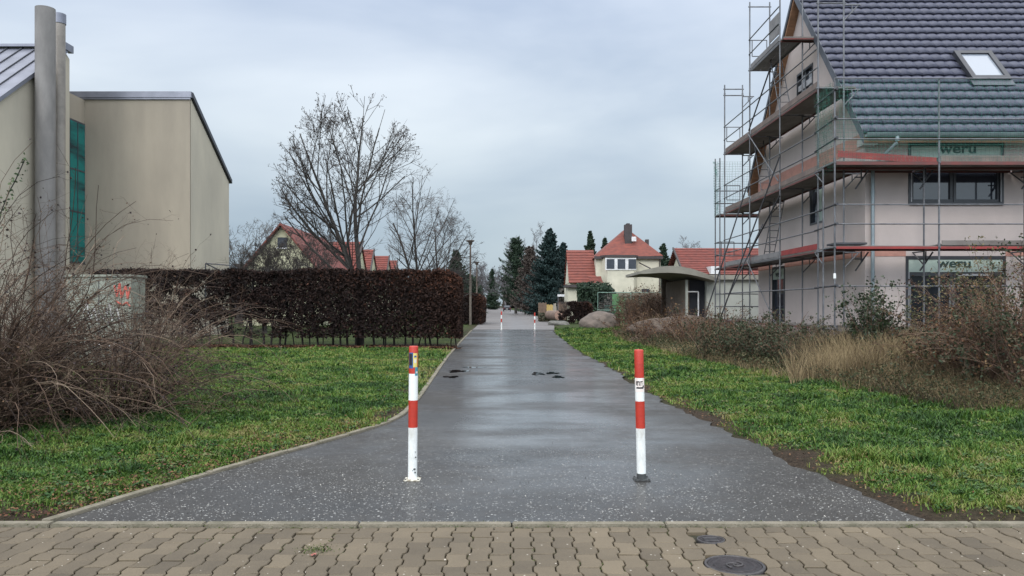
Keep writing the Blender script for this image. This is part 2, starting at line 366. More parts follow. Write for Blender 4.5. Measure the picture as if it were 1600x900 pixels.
# ------------------------------------------------------------------ paving of interlocking blocks, each a bevelled stone
CW, PL = .124, .222
hole = [(1.235, 4.40, .172), (1.222, 4.875, .09)]
V = []; Fq = []; T = []
cols = int(14 / CW)
def wave(s):   # joint profile along a block, period PL
    s = (s / PL) % 1.0
    pts_ = [(0, 1), (.19, 1), (.31, -1), (.69, -1), (.81, 1), (1, 1)]
    return float(np.interp(s, [a for a, _ in pts_], [b_ for _, b_ in pts_])) * .0092
for c in range(-cols // 2, cols // 2):
    off = (c % 2) * PL / 2
    y = 5.139 - PL - off
    first = True
    ylist = []
    yy = 5.139
    if c % 2: ylist.append((5.139 - PL / 2, 5.139)); yy = 5.139 - PL / 2
    while yy > 1.0: ylist.append((yy - PL, yy)); yy -= PL
    for ya, yb in ylist:
        g = .0040
        sp = [ya + g + (yb - ya - 2 * g) * k / 16 for k in range(17)]
        sgn = 1 if c % 2 else -1
        lft = [(c * CW + g + sgn * wave(s) * -1, s) for s in sp]; rgt = [((c + 1) * CW - g + sgn * wave(s), s) for s in sp]
        # neighbouring columns share the same joint wave
        lft = [(c * CW + g + wave(s), s) for s in sp]; rgt = [((c + 1) * CW - g + wave(s), s) for s in sp]
        if not (c % 2): pass
        poly = lft + rgt[::-1]
        cx = (c + .5) * CW; cy = (ya + yb) / 2
        if any((cx - hx) ** 2 + (cy - hy) ** 2 < (hr - .02) ** 2 for hx, hy, hr in hole): continue
        for hx, hy, hr in hole:
            def push(q):
                d_ = math.hypot(q[0] - hx, q[1] - hy); return q if d_ >= hr or d_ == 0 else (hx + (q[0] - hx) * hr / d_, hy + (q[1] - hy) * hr / d_)
            poly = [push(q) for q in poly]
        sunk = .55 * math.exp(-((cx + 1.35) ** 2 / .25 + (cy - 4.85) ** 2 / .05))
        z = .012 + rng.normal() * .0018 - .02 * sunk; tilt = rng.normal(size=2) * .012
        tn = min(1, max(0, .5 + rng.normal() * .17))
        b0 = len(V); n = len(poly)
        for ring, (sh, zz) in enumerate(((1.0, -.05), (1.0, -.004), (.955, 0))):
            for (px_, py_) in poly:
                qx = cx + (px_ - cx) * (sh if ring < 2 else 1 - .004 / (CW / 2)); qy = cy + (py_ - cy) * (sh if ring < 2 else 1 - .004 / ((yb - ya) / 2))
                V.append((qx, qy, z + zz + (tilt[0] * (qx - cx) + tilt[1] * (qy - cy) if ring else 0))); T.append(tn)
        for ring in range(2):
            for k in range(n):
                Fq.append((b0 + ring * n + k, b0 + ring * n + (k + 1) % n, b0 + (ring + 1) * n + (k + 1) % n, b0 + (ring + 1) * n + k))
        Fq.append(tuple(b0 + 2 * n + k for k in range(n)))
me = bpy.data.meshes.new('pavement'); me.from_pydata(V, [], Fq); me.update()
a = me.attributes.new('tint', 'FLOAT', 'POINT'); a.data.foreach_set('value', T)
import bmesh
bm = bmesh.new(); bm.from_mesh(me); bmesh.ops.recalc_face_normals(bm, faces=bm.faces); bm.to_mesh(me); bm.free()
pm = bpy.data.materials.new('paving stone'); pm.use_nodes = True
t = pm.node_tree; b = t.nodes['Principled BSDF']; l = t.links.new; b.inputs['Roughness'].default_value = .72
tc = t.nodes.new('ShaderNodeTexCoord'); at = t.nodes.new('ShaderNodeAttribute'); at.attribute_name = 'tint'
n1 = t.nodes.new('ShaderNodeTexNoise'); n1.inputs['Scale'].default_value = 1.2; n1.inputs['Detail'].default_value = 7; n1.inputs['Roughness'].default_value = .65
n2 = t.nodes.new('ShaderNodeTexNoise'); n2.inputs['Scale'].default_value = 140; n2.inputs['Detail'].default_value = 3
for n in (n1, n2): l(tc.outputs['Object'], n.inputs['Vector'])
cr = t.nodes.new('ShaderNodeValToRGB'); cr.color_ramp.elements[0].color = (.048, .037, .023, 1); cr.color_ramp.elements[1].color = (.160, .126, .080, 1)
cr.color_ramp.elements[0].position = .30; cr.color_ramp.elements[1].position = .68
m1 = t.nodes.new('ShaderNodeMix'); m1.data_type = 'FLOAT'; m1.inputs[0].default_value = .42; l(n1.outputs['Fac'], m1.inputs[2]); l(at.outputs['Fac'], m1.inputs[3])
m2 = t.nodes.new('ShaderNodeMix'); m2.data_type = 'FLOAT'; m2.inputs[0].default_value = .3; l(m1.outputs[0], m2.inputs[2]); l(n2.outputs['Fac'], m2.inputs[3])
l(m2.outputs[0], cr.inputs[0])
vo = t.nodes.new('ShaderNodeTexVoronoi'); vo.inputs['Scale'].default_value = 45; l(tc.outputs['Object'], vo.inputs['Vector'])
sp = t.nodes.new('ShaderNodeSeparateColor'); l(vo.outputs['Color'], sp.inputs[0])
g = t.nodes.new('ShaderNodeMath'); g.operation = 'GREATER_THAN'; g.inputs[1].default_value = .975; l(sp.outputs[0], g.inputs[0])
le = t.nodes.new('ShaderNodeMath'); le.operation = 'LESS_THAN'; le.inputs[1].default_value = .25; l(vo.outputs['Distance'], le.inputs[0])
mu = t.nodes.new('ShaderNodeMath'); mu.operation = 'MULTIPLY'; l(g.outputs[0], mu.inputs[0]); l(le.outputs[0], mu.inputs[1])
m3 = t.nodes.new('ShaderNodeMix'); m3.data_type = 'RGBA'; l(mu.outputs[0], m3.inputs[0]); l(cr.outputs[0], m3.inputs[6]); m3.inputs[7].default_value = (.42, .38, .32, 1)
l(m3.outputs[2], b.inputs['Base Color'])
bp = t.nodes.new('ShaderNodeBump'); bp.inputs['Strength'].default_value = .35; bp.inputs['Distance'].default_value = .006
l(n2.outputs['Fac'], bp.inputs['Height']); l(bp.outputs[0], b.inputs['Normal'])
tag(link('pavement', me, pm), kind='structure')
JT = mat('joint sand and moss', (.036, .038, .014), (.016, .013, .008), scale=7, rough=1, bump=.8, bscale=90)
mb = MB(); mb.box(-7.2, 7.2, .5, 5.146, -.06, -.010); tag(mb.build('paving_bed', JT), kind='structure')

# ------------------------------------------------------------------ manhole covers
IRON = mat('cast iron', (.045, .038, .040), (.022, .019, .021), scale=30, rough=.5, bump=.5, bscale=120, metal=.35)
IRONL = mat('worn iron ring', (.085, .078, .078), (.045, .042, .042), scale=30, rough=.45, metal=.4)
def cover(hx, hy, r, label, spiral):
    th = thing('manhole_cover', label, 'manhole cover', (hx, hy, .004))
    mb = MB(); mb.lathe([(r, -.04), (r, .012), (r * .985, .015), (r * .9, .015), (r * .9, .006)], (hx, hy), 48); mb.build('frame_ring', IRONL, th)
    mb = MB(); prof = [(r * .885, .002), (r * .885, .012), (r * .80, .012), (r * .79, .009), (r * .70, .009), (r * .69, .013), (r * .62, .013), (r * .61, .009), (.001, .009)]
    mb.lathe(prof, (hx, hy), 48); mb.build('lid', IRON, th)
    mb = MB()
    if spiral:
        for s0 in (0, math.pi):
            q = [(hx + r * .36 * k / 14 * math.cos(s0 + k / 14 * 4.2), hy + r * .36 * k / 14 * math.sin(s0 + k / 14 * 4.2), .0115) for k in range(1, 15)]
            mb.path(q, r * .035, 5)
        mb.build('emblem', IRONL, th)
    else:
        for k in (-.35, 0, .35): mb.box(hx - r * .5, hx + r * .5, hy + r * k - .007, hy + r * k + .007, .009, .0135)
        mb.build('raised_bars', IRONL, th)
cover(1.235, 4.40, .165, 'larger round cast iron cover with a swirl emblem in the block paving', True)
cover(1.222, 4.875, .085, 'small round iron valve cover with raised bars just before the concrete edging', False)

# ------------------------------------------------------------------ bollards
RED = mat('red paint', (.46, .035, .018), (.36, .028, .016), scale=14, rough=.42, bump=.08, bscale=60)
WHT = mat('white paint', (.72, .74, .72), (.42, .41, .36), scale=7, rough=.5, bump=.1, bscale=60, lo=.22, hi=.48, stretch=(1, 1, .5))
DRK = mat('dark scuffed base paint', (.06, .065, .065), (.03, .03, .03), scale=30, rough=.7)
PLT = mat('scuffed plate paint', (.62, .60, .52), (.24, .20, .14), scale=26, rough=.7, lo=.38, hi=.56)
SB = mat('sticker blue', (.03, .10, .30), rough=.4); SY = mat('sticker yellow', (.72, .62, .18), rough=.4)
SK = mat('sticker black', (.02, .02, .025), rough=.4); SW = mat('sticker white', (.70, .68, .62), rough=.5); SC = mat('sticker teal', (.05, .28, .36), rough=.4)
SP = mat('sticker pink residue', (.72, .58, .52), (.78, .74, .70), scale=30, rough=.6)
def bollard(px, py, Y, H, label, group, lean=(0, 0), dark=False):
    c = P(px, py, Y); x, y = c.x, c.y; z0 = .012
    th = thing('bollard', label, 'bollard', (x, y, z0), group)
    h = H - .03; bt = [0, h * .395, h * .60, h * .80, h] if not dark else [0, h * .40, h * .61, h * .79, h]
    r = .038
    mb = MB(); prof = []; mis = []
    zz = [0.01] + ([.055] if dark else []) + bt[1:]
    cm = ([2] if dark else []) + [0, 1, 0, 1]
    for i, z in enumerate(zz):
        prof.append((r, z0 + z))
        if i < len(zz) - 1: mis.append(cm[i])
    prof += [(r * .97, z0 + h + .004), (r * .80, z0 + h + .008), (.001, z0 + h + .009)]; mis += [1, 1, 1]
    def lean_(mb):
        mb.v = [(a + (zq - z0) * lean[0], b_ + (zq - z0) * lean[1], zq) for a, b_, zq in mb.v]
    mb.lathe(prof, (x, y), 28, mis); lean_(mb); mb.build('post', [WHT, RED, DRK], th)
    mb = MB(); mb.box(x - .066, x + .066, y - .066, y + .066, z0 - .004, z0 + .012)
    mb.build('base_plate', DRK if dark else PLT, th, bevel=.006)
    if Y < 20:
        for sx in (-1, 1):
            for sy in (-1, 1): mb = MB(); mb.tube((x + sx * .052, y + sy * .052, z0 + .012), (x + sx * .052, y + sy * .052, z0 + .019), .007, n=6); mb.build('bolt', DRK, th)
    return th, x, y, z0, h, r, lean
def sticker(b_, a0, a1, za, zb, m, k=1):
    th, x, y, z0, h, r, lean = b_; rr = r + .0006 * k; n = 7; vs = []; fs = []
    for i in range(n + 1):
        a = R(a0 + (a1 - a0) * i / n)
        for z in (za, zb): vs.append((x + math.sin(a) * rr + z * lean[0], y - math.cos(a) * rr + z * lean[1], z0 + z))
    for i in range(n): fs.append((2 * i, 2 * i + 2, 2 * i + 3, 2 * i + 1))
    mb = MB(); mb.add(vs, fs, 0, True); mb.build('sticker', m, th)
b1 = bollard(644.5, 752, 6.54, 1.125, 'red and white bollard at the left with stickers near its top and a pale plate', 'red and white bollards', (.009, 0))
hh = b1[4]
sticker(b1, -62, 2, hh - .175, hh - .045, SB, 1); sticker(b1, -55, -8, hh - .15, hh - .055, SK, 2); sticker(b1, 2, 58, hh - .165, hh - .05, SY, 1)
sticker(b1, 15, 42, hh - .13, hh - .10, SW, 2); sticker(b1, 15, 45, hh - .085, hh - .07, SB, 2); sticker(b1, 26, 74, hh - .235, hh - .165, SC, 1); sticker(b1, 36, 66, hh - .215, hh - .20, SW, 2)
for dx, z, s in ((.020, .10, .008), (.026, .075, .006), (.006, .09, .004), (.031, .20, .005), (.03, .245, .003)):
    mb = MB(); mb.box(b1[1] + dx - s, b1[1] + dx + s, b1[2] - .0385, b1[2] - .030, z, z + s * 1.6); mb.build('paint_chip', DRK, b1[0])
b2 = bollard(1002.5, 752, 6.54, 1.095, 'red and white bollard at the right with a dark scuffed foot and a scribbled sticker', 'red and white bollards', (-.022, 0), True)
h2 = b2[4]
sticker(b2, -70, 72, h2 * .79 - .115, h2 * .79 - .004, SP, 1)
for a0, a1, za, zb in ((-52, -40, .05, .085), (-40, -10, .075, .084), (-36, -28, .045, .075), (-16, -6, .048, .084), (2, 34, .076, .085), (4, 12, .045, .076), (24, 36, .058, .066), (-50, 40, .022, .036), (30, 52, .030, .05)):
    sticker(b2, a0, a1, h2 * .79 - .11 + za, h2 * .79 - .11 + zb, SK, 2)
bollard(783.5, 515, 47.3, 1.10, 'far red and white bollard on the pale road, in line below the dark car', 'red and white bollards')
bollard(835.5, 515, 47.3, 1.02, 'far red and white bollard on the pale road nearest the wooden fence', 'red and white bollards')

# ------------------------------------------------------------------ building on the left (pale render, metal roof, flues)
REN = mat('pale render', (.52, .475, .375), (.40, .365, .295), scale=.55, rough=.9, bump=.15, bscale=30, stretch=(1, 1, .45), lo=.3, hi=.72)
REN2 = mat('weathered render', (.36, .315, .245), (.25, .22, .175), scale=.55, rough=.92, bump=.2, bscale=30, stretch=(1, 1, .28), lo=.3, hi=.72)
ZINC = mat('zinc sheet', (.235, .245, .29), (.17, .18, .215), scale=1.2, rough=.45, metal=.5)
ZDRK = mat('dark metal trim', (.075, .08, .095), rough=.5, metal=.3)
FLUE = mat('flue metal', (.215, .205, .195), (.155, .148, .142), scale=2.2, rough=.75, metal=0, stretch=(1, 1, .4))
FLUE2 = mat('pale flue metal', (.30, .275, .24), (.22, .20, .18), scale=2.2, rough=.6, metal=.1)
TEAL = mat('teal glazing', (.006, .17, .155), (.008, .035, .042), scale=.6, rough=.12, stretch=(.2, .2, 1.3), lo=.42, hi=.52)
th = thing('modern_building', 'pale rendered building with steep zinc roof, tall teal window strip and slanted wall top', 'building', (-18, 35, 0))
XB = -18.8
mb = MB(); mb.prism([(25.0, 0), (33.72, 0), (33.72, 11.9), (33.4, 12.1), (25.0, 6.0)], -44, XB, 'x'); mb.build('wall', REN, th)
def ra(Y): return 12.1 - .685 * (Y - 33.4)
mb = MB(); mb.prism([(35, 0), (39.8, 0), (39.8, ra(39.8) - .1), (35, 10.60)], -22, -14.2, 'x'); mb.box(-24, -18.85, 33.73, 34.99, 0, 10.5); mb.build('wall', REN2, th)
mb = MB(); mb.add([(-14.185, 35.02, 0), (-14.185, 39.78, 0), (-14.185, 39.78, ra(39.8) - .12), (-14.185, 35.02, 10.58)], [(0, 1, 2, 3)]); mb.build('side_wall', REN, th)
mb = MB()     # zinc roof
sl_ = (12.1 - 6.0) / (33.4 - 25.0)
mb.prism([(24.6, 6.0 - .29), (33.4, 12.1), (33.4, 12.28), (24.6, 5.89)], -44.2, XB + .12, 'x'); rf = mb.build('roof', ZINC, th)
mb = MB(); x = -43.5
while x < XB:
    mb.prism([(24.62, 5.90), (33.38, 12.27), (33.38, 12.33), (24.62, 5.96)], x, x + .03, 'x'); x += .62
mb.build('standing_seam', ZDRK, rf)
mb = MB(); mb.box(-44.2, XB + .1, 33.2, 33.65, 12.29, 12.40); mb.box(XB - .05, XB + .16, 33.15, 33.75, 12.15, 12.45); mb.build('ridge_cap', ZINC, rf)
mb = MB(); mb.box(-22, -14.12, 34.9, 35.06, 10.60, 10.86); mb.box(-22, -14.16, 34.93, 34.99, 10.52, 10.60); mb.build('fascia', ZINC, th)
mb = MB(); mb.prism([(35.06, 10.62), (39.95, ra(39.8) - .14), (39.95, ra(39.8) + .04), (35.06, 10.85)], -14.3, -14.08, 'x'); mb.build('verge_trim', ZDRK, th)
# teal strip window
zb, zt = ZP(411, 35), ZP(197, 35); XW = -18.85
mb = MB(); mb.box(XW, XW + .03, 33.76, 34.98, zb - .06, zt + .08); fr = mb.build('window', ZDRK, th)
mb = MB(); mb.box(XW + .031, XW + .045, 33.80, 34.93, zb, zt); mb.build('pane', TEAL, fr)
mb = MB(); mb.box(XW + .046, XW + .06, 34.33, 34.38, zb, zt)
for k in (.36, .66): mb.box(XW + .046, XW + .058, 33.80, 34.93, zb + (zt - zb) * k - .03, zb + (zt - zb) * k + .03)
mb.build('glazing_bar', ZDRK, fr)
# flues
mb = MB(); mb.tube((-18.32, 31.15, 0), (-18.32, 31.15, 13.1), .36, n=32); mb.build('flue', FLUE, th)
mb = MB(); mb.tube((-18.52, 32.45, 0), (-18.52, 32.45, 13.15), .235, n=28); f2 = mb.build('flue', FLUE2, th)
mb = MB(); mb.tube((-18.52, 32.45, 12.95), (-18.52, 32.45, 13.35), .26, n=28); mb.build('flue_cap', ZINC, f2)
mb = MB(); mb.tube((-18.74, 31.25, 0), (-18.74, 31.25, 10.4), .05, n=10); mb.build('downpipe', ZDRK, th)  # dark tube drawn in for the joint's shadow line beside the flue
mb = MB()
for y0_, y1_ in ((36.2, 36.26),): mb.path([(-13.9, 36.0, 0), (-13.9, 36.0, 3.35), (-13.2, 37.5, 2.8), (-12.9, 38, 2.4)], .03, 6); mb.path([(-13.9, 36.0, 3.35), (-12.7, 36.0, 3.25), (-11.9, 37, 2.7)], .025, 6)
mb.build('handrail', ZDRK, th)

# switch cabinet with graffiti
GC = mat('grey green cabinet paint', (.27, .285, .235), (.18, .19, .155), scale=2.5, rough=.7, bump=.08)
GR = mat('red spray paint', (.50, .06, .04), (.55, .18, .14), scale=6, rough=.6); GB = mat('white spray paint', (.7, .68, .66), rough=.6)
th = thing('switch_cabinet', 'grey green utility cabinet with red graffiti, half hidden by the bare bush', 'utility cabinet', (XP(155, 18), 18, 0))
x0, x1 = XP(104, 18), XP(205, 18); zt = ZP(431, 18)
mb = MB(); mb.box(x0, x1, 18, 18.7, .1, zt - .03); mb.build('body', GC, th, bevel=.01)
mb = MB(); mb.box(x0 - .03, x1 + .03, 17.96, 18.74, zt - .03, zt + .03); mb.build('lid', GC, th, bevel=.01)
mb = MB(); mb.box(x0 - .02, x1 + .02, 17.97, 18.73, 0, .1); mb.build('plinth', CONC, th)
mb = MB(); mb.box((x0 + x1) / 2 - .008, (x0 + x1) / 2 + .008, 17.992, 18, .15, zt - .1)
for k in range(9): mb.box(x1 - .5, x1 - .12, 17.99, 18, .35 + k * .035, .36 + k * .035)
mb.build('door_seam', ZDRK, th)
mb = MB()
def stroke(mb, pts, r, yy=17.994): 
    for a, b_ in zip(pts[:-1], pts[1:]): mb.tube((a[0], yy, a[1]), (b_[0], yy, b_[1]), r, n=5)
gx = XP(183, 18)
stroke(mb, [(gx - .06, 1.9), (gx, 1.65), (gx + .06, 1.95), (gx + .10, 1.62), (gx + .2, 1.9), (gx + .24, 1.6), (gx + .30, 1.86)], .022)
mb.build('graffiti', GR, th); mb = MB()
stroke(mb, [(gx - .02, 1.55), (gx + .12, 1.45), (gx + .22, 1.52), (gx + .30, 1.42)], .02)
mb.build('graffiti', GR, th)
mb = MB(); gx = XP(130, 18)
for k in range(5): stroke(mb, [(gx + k * .17, 1.25 - .1 * (k % 2)), (gx + k * .17 + .09, 1.5 - .12 * (k % 3)), (gx + k * .17 + .15, 1.1)], .014)
mb.build('graffiti', GB, th); mb = MB()
stroke(mb, [(gx - .1, .55), (gx + .2, .62), (gx + .5, .5), (gx + .85, .6)], .02)
mb.build('graffiti', GB, th)

# ------------------------------------------------------------------ text helper: lettering as real mesh
def lettering(body, size, depth, m, parent, xf, name='lettering', widen=1.35, off=.02):
    c = bpy.data.curves.new('t', 'FONT'); c.body = body; c.size = size; c.extrude = depth; c.align_x = 'CENTER'; c.align_y = 'CENTER'; c.offset = off * size
    o = bpy.data.objects.new('t', c); COL.objects.link(o); bpy.context.view_layer.update()
    me = bpy.data.meshes.new_from_object(o.evaluated_get(bpy.context.evaluated_depsgraph_get())); bpy.data.objects.remove(o)
    n = len(me.vertices); a = np.empty(n * 3); me.vertices.foreach_get('co', a); a = a.reshape(-1, 3); a[:, 0] *= widen
    me.vertices.foreach_set('co', xf(a).ravel()); me.materials.clear(); me.update()
    return link(name, me, m, parent)

# ------------------------------------------------------------------ the house under construction
HX, HY0, HY1 = 9.3, 20.9, 29.95
YR = 25.42; ZR = 11.55; SLP = (ZR - 5.92) / (YR - 20.4)
def zr(y): return ZR - SLP * abs(y - YR)          # roof upper surface
HW = mat('primed render', (.55, .475, .445), (.42, .365, .34), scale=.5, rough=.92, bump=.12, bscale=25, lo=.3, hi=.75)
HG = mat('grey base coat', (.44, .42, .40), (.31, .30, .285), scale=.5, rough=.92, bump=.12, bscale=25, lo=.35, hi=.7)
SAL = mat('salmon insulation board', (.46, .235, .185), (.36, .19, .15), scale=4, rough=.85)
PLH = mat('plinth coat', (.40, .30, .28), (.30, .23, .215), scale=2, rough=.9)
FRM = mat('anthracite window frame', (.035, .038, .045), (.025, .027, .032), scale=5, rough=.4)
GLS = mat('dark window glass', (.03, .036, .05), (.022, .026, .036), scale=1, rough=.05, spec=.8)
GLD = mat('unlit ground floor glass', (.014, .017, .022), (.010, .012, .016), scale=1, rough=.12, spec=.12)
FILM = mat('pale film panel', (.42, .50, .44), (.34, .42, .37), scale=2.5, rough=.5)
LET = mat('dark green lettering', (.015, .045, .04), rough=.5)
MEM = mat('protective strip', (.5, .5, .52), rough=.6)
WOOD = mat('raw soffit boards', (.27, .145, .08), (.17, .09, .048), scale=3, rough=.8, stretch=(1, 6, 1))
TILE = mat('glazed roof tile', (.074, .078, .116), (.036, .040, .066), scale=5, rough=.42, bump=.25, bscale=70)
SLT = mat('roof edge metal', (.09, .10, .12), rough=.5, metal=.3)
house = thing('brick_house', 'unfinished house with dark tiled roof and primed walls behind the scaffolding', 'house', (HX, HY0, 0))
mb = MB(); mb.prism([(HY0, .1), (HY1, .1), (HY1, zr(HY1) - .28), (YR, ZR - .28), (HY0, zr(HY0) - .28)], HX, 22.0, 'x')
wallob = mb.build('wall', HW, house)
# window openings cut with real recesses
cuts = []
def YG(px): return HX * F / (px - 800)
G_win = [  # gable: y0,y1,z0,z1
    (YG(1270.5), YG(1245.5), 7.62, 8.95), (YG(1287), YG(1266), 3.93, 5.2), (YG(1226.5), YG(1207), .86, 2.80)]
for (a_, b_, c_, d_) in G_win: cuts.append((HX - .2, HX + .16, a_, b_, c_, d_))
def FX(px): return XP(px, HY0)
F_win = [(FX(1419), FX(1568), ZP(319, HY0), ZP(223, HY0)), (FX(1415), FX(1571), .80, ZP(400, HY0)), (FX(1700), FX(1800), .80, 2.9)]
for (a_, b_, c_, d_) in F_win: cuts.append((a_, b_, HY0 - .2, HY0 + .16, c_, d_))
cm = MB()
for c_ in cuts: cm.box(*c_)
cut = cm.build('cutter', HW)
md = wallob.modifiers.new('b', 'BOOLEAN'); md.object = cut; md.operation = 'DIFFERENCE'; md.solver = 'EXACT'
o_ = np.array(ORG[wallob.as_pointer()]); cut.location = (0, 0, 0)
bpy.context.view_layer.update()
nm = bpy.data.meshes.new_from_object(wallob.evaluated_get(bpy.context.evaluated_depsgraph_get()))
wallob.modifiers.clear(); wallob.data = nm; nm.name = 'wall'; bpy.data.objects.remove(cut)
# coloured bands and plinth
def zone(name, m, za, zb, p=.012):
    def clear(lst, a, b, za, zb):
        out_ = []; cur = a
        for (u0, u1, v0, v1) in sorted(lst):
            if v1 > za and v0 < zb and u1 > cur and u0 < b: out_.append((cur, u0)); cur = u1
        out_.append((cur, b)); return out_
    for a, b_ in clear([(q[0], q[1], q[2], q[3]) for q in F_win], HX - p, 22, za, zb): mb = MB(); mb.box(a, b_, HY0 - p, HY0 - .001, za, zb); mb.build(name, m, house)
    for a, b_ in clear([(q[0], q[1], q[2], q[3]) for q in G_win], HY0, HY1, za, zb): mb = MB(); mb.box(HX - p, HX - .001, a, b_, za, zb); mb.build(name, m, house)
zone('band', SAL, 2.74, 2.96); zone('plinth', PLH, .1, .78, .03)
mb = MB(); mb.box(HX - .012, HX - .001, HY0, HY1, 5.62, 6.02); mb.build('band', SAL, house)
mb = MB(); mb.box(9.08, 9.42, HY0 - .42, HY0 - .014, 5.60, 5.78); mb.box(9.42, 22, HY0 - .40, HY0 - .014, 5.745, 5.80); mb.build('eaves_box', HG, house)
# roof: wavy tile courses, each overlapping the one below
def roof_side(sgn, name):
    run = 5.02; Lr = math.hypot(run, run * SLP); nC = int(Lr / .372); cl = Lr / nC
    xs_ = np.arange(9.03, 22.4, .03); prof = np.abs(np.sin((xs_ - 9.03) / .30 * math.pi)) ** .8 * .036
    ca, sa = 1 / math.hypot(1, SLP), SLP / math.hypot(1, SLP)
    V = []; Fc = []; TT = []
    n = len(xs_)
    for c in range(nC):
        jog = rng.normal() * .002
        for s_, lift in ((c * cl + .03, -.02), (c * cl - .03, .060 + jog), ((c + 1) * cl + .05, .004)):
            yy = 20.4 + s_ * ca; zz = 5.92 - .05 + s_ * sa
            pr = prof if lift > 0.02 else prof * .8
            up = lift + pr * (1 if lift > 0 else 0)
            Y_ = yy - up * sa - (np.where((xs_ * 3.333 % 1) < .5, 0, .006) if lift > 0 else 0); Z_ = zz + up * ca
            Y_ = Y_ if sgn > 0 else 2 * YR - Y_
            V.append(np.stack([xs_, Y_ + 0 * xs_, Z_ + 0 * xs_], 1))
        b0 = c * 3 * n
        for r_ in (0, 1):
            i = np.arange(n - 1) + b0 + r_ * n; q = np.stack([i, i + 1, i + 1 + n, i + n], 1)
            Fc.append(q if sgn > 0 else q[:, ::-1])
    return link(name, np_mesh(name, np.concatenate(V), np.concatenate(Fc), None, False), TILE, house)
r1_ = roof_side(1, 'roof'); r2_ = roof_side(-1, 'roof')
mb = MB()   # roof deck and soffit
mb.prism([(20.42, 5.80), (YR, ZR - .10), (YR, ZR - .27), (20.42, 5.64)], 9.05, 22.3, 'x'); mb.prism([(30.42, 5.80), (YR + .001, ZR - .10), (YR + .001, ZR - .27), (30.42, 5.64)], 9.05, 22.3, 'x'); mb.build('soffit', WOOD, house)
mb = MB(); mb.prism([(30.42, 5.96), (YR + .001, ZR + .06), (YR + .001, ZR - .12), (30.42, 5.76)], 9.01, 9.045, 'x'); mb.build('verge_trim', SLT, house)
mb = MB(); mb.prism([(20.40, 5.93), (YR - .001, ZR + .03), (YR - .001, ZR - .30), (20.40, 5.62)], 9.02, 9.047, 'x'); mb.build('verge_trim', SLT, house)
mb = MB(); mb.tube((9.0, YR, ZR + .02), (22.4, YR, ZR + .02), .12, n=10); mb.build('ridge_tiles', TILE, house)
GUT = mat('painted gutter', (.20, .25, .26), (.14, .18, .19), scale=3, rough=.5, metal=.3)
mb = MB()
for k in range(8):
    a0 = math.pi + k * math.pi / 8; a1 = a0 + math.pi / 8
    mb.add([(9.05, 20.30 + .075 * math.cos(a0), 5.83 + .075 * math.sin(a0)), (22.4, 20.30 + .075 * math.cos(a0), 5.83 + .075 * math.sin(a0)), (22.4, 20.30 + .075 * math.cos(a1), 5.83 + .075 * math.sin(a1)), (9.05, 20.30 + .075 * math.cos(a1), 5.83 + .075 * math.sin(a1))], [(0, 1, 2, 3)])
mb.add([(9.05, 20.30 + .075 * math.cos(math.pi + k * math.pi / 8), 5.83 + .075 * math.sin(math.pi + k * math.pi / 8)) for k in range(9)], [tuple(range(9))])
mb.tube((9.05, 20.22, 5.835), (22.4, 20.22, 5.835), .012, n=6); mb.build('gutter', GUT, house)
DPM = mat('zinc downpipe', (.30, .36, .38), (.22, .26, .28), scale=2, rough=.45, metal=.4)
mb = MB(); px_ = FX(1361)
mb.tube((9.85, 20.30, 5.80), (9.85, 20.30, 5.66), .055, n=12); mb.path([(9.85, 20.30, 5.62), (px_ + .08, 20.72, 5.20), (px_, 20.80, 5.0)], .042, 10); mb.tube((px_, 20.80, 5.03), (px_, 20.80, .3), .047, n=14)
for z in (4.4, 2.3): mb.tube((px_, 20.80, z), (px_, 20.80, z + .04), .056, n=14)
mb.build('downpipe', DPM, house)
# skylight lying in the roof plane
def roofpt(px, py, lift=0.0):
    d = Vector(((px - 800) / F, 1, -(py - HZ) / F)); # z = CH + t*dz ; y = t ; z = 5.92 + SLP*(y-20.4)
    t_ = (5.92 - SLP * 20.4 - CH) / (d.z - SLP); p = Vector((0, 0, CH)) + d * t_
    nn_ = Vector((0, -SLP, 1)).normalized(); return p + nn_ * lift
a0 = roofpt(1520, 129); a1 = roofpt(1574, 129); b0_ = roofpt(1492, 86); sxl, sxr = a0.x, a1.x; yb_, yt_ = a0.y, b0_.y
def rp(x, y, lf): nn_ = Vector((0, -SLP, 1)).normalized(); return Vector((x, y, 5.92 + SLP * (y - 20.4))) + nn_ * lf
def slab(mb, x0, x1, y0, y1, l0, l1):
    mb.hexa([rp(x0, y0, l0), rp(x1, y0, l0), rp(x1, y1, l0), rp(x0, y1, l0), rp(x0, y0, l1), rp(x1, y0, l1), rp(x1, y1, l1), rp(x0, y1, l1)])
mb = MB(); fw = .075
slab(mb, sxl - .06, sxl + fw, yb_, yt_, -.02, .15); slab(mb, sxr - fw, sxr + .06, yb_, yt_, -.02, .15); slab(mb, sxl + fw, sxr - fw, yb_, yb_ + .09, -.02, .15); slab(mb, sxl + fw, sxr - fw, yt_ - .09, yt_, -.02, .15)
sk_ = mb.build('skylight', FRM, house)
MIR = mat('glass with painted sky reflection', (.26, .29, .33), (.24, .27, .31), scale=1, rough=.08, spec=1.0)  # reflected sky is painted in as a pale base colour
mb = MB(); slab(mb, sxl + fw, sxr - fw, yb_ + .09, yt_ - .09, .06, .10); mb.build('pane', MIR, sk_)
mb = MB(); slab(mb, sxl - .10, sxr + .10, yb_ - .16, yb_ - .005, .06, .085); mb.build('flashing', SLT, sk_)
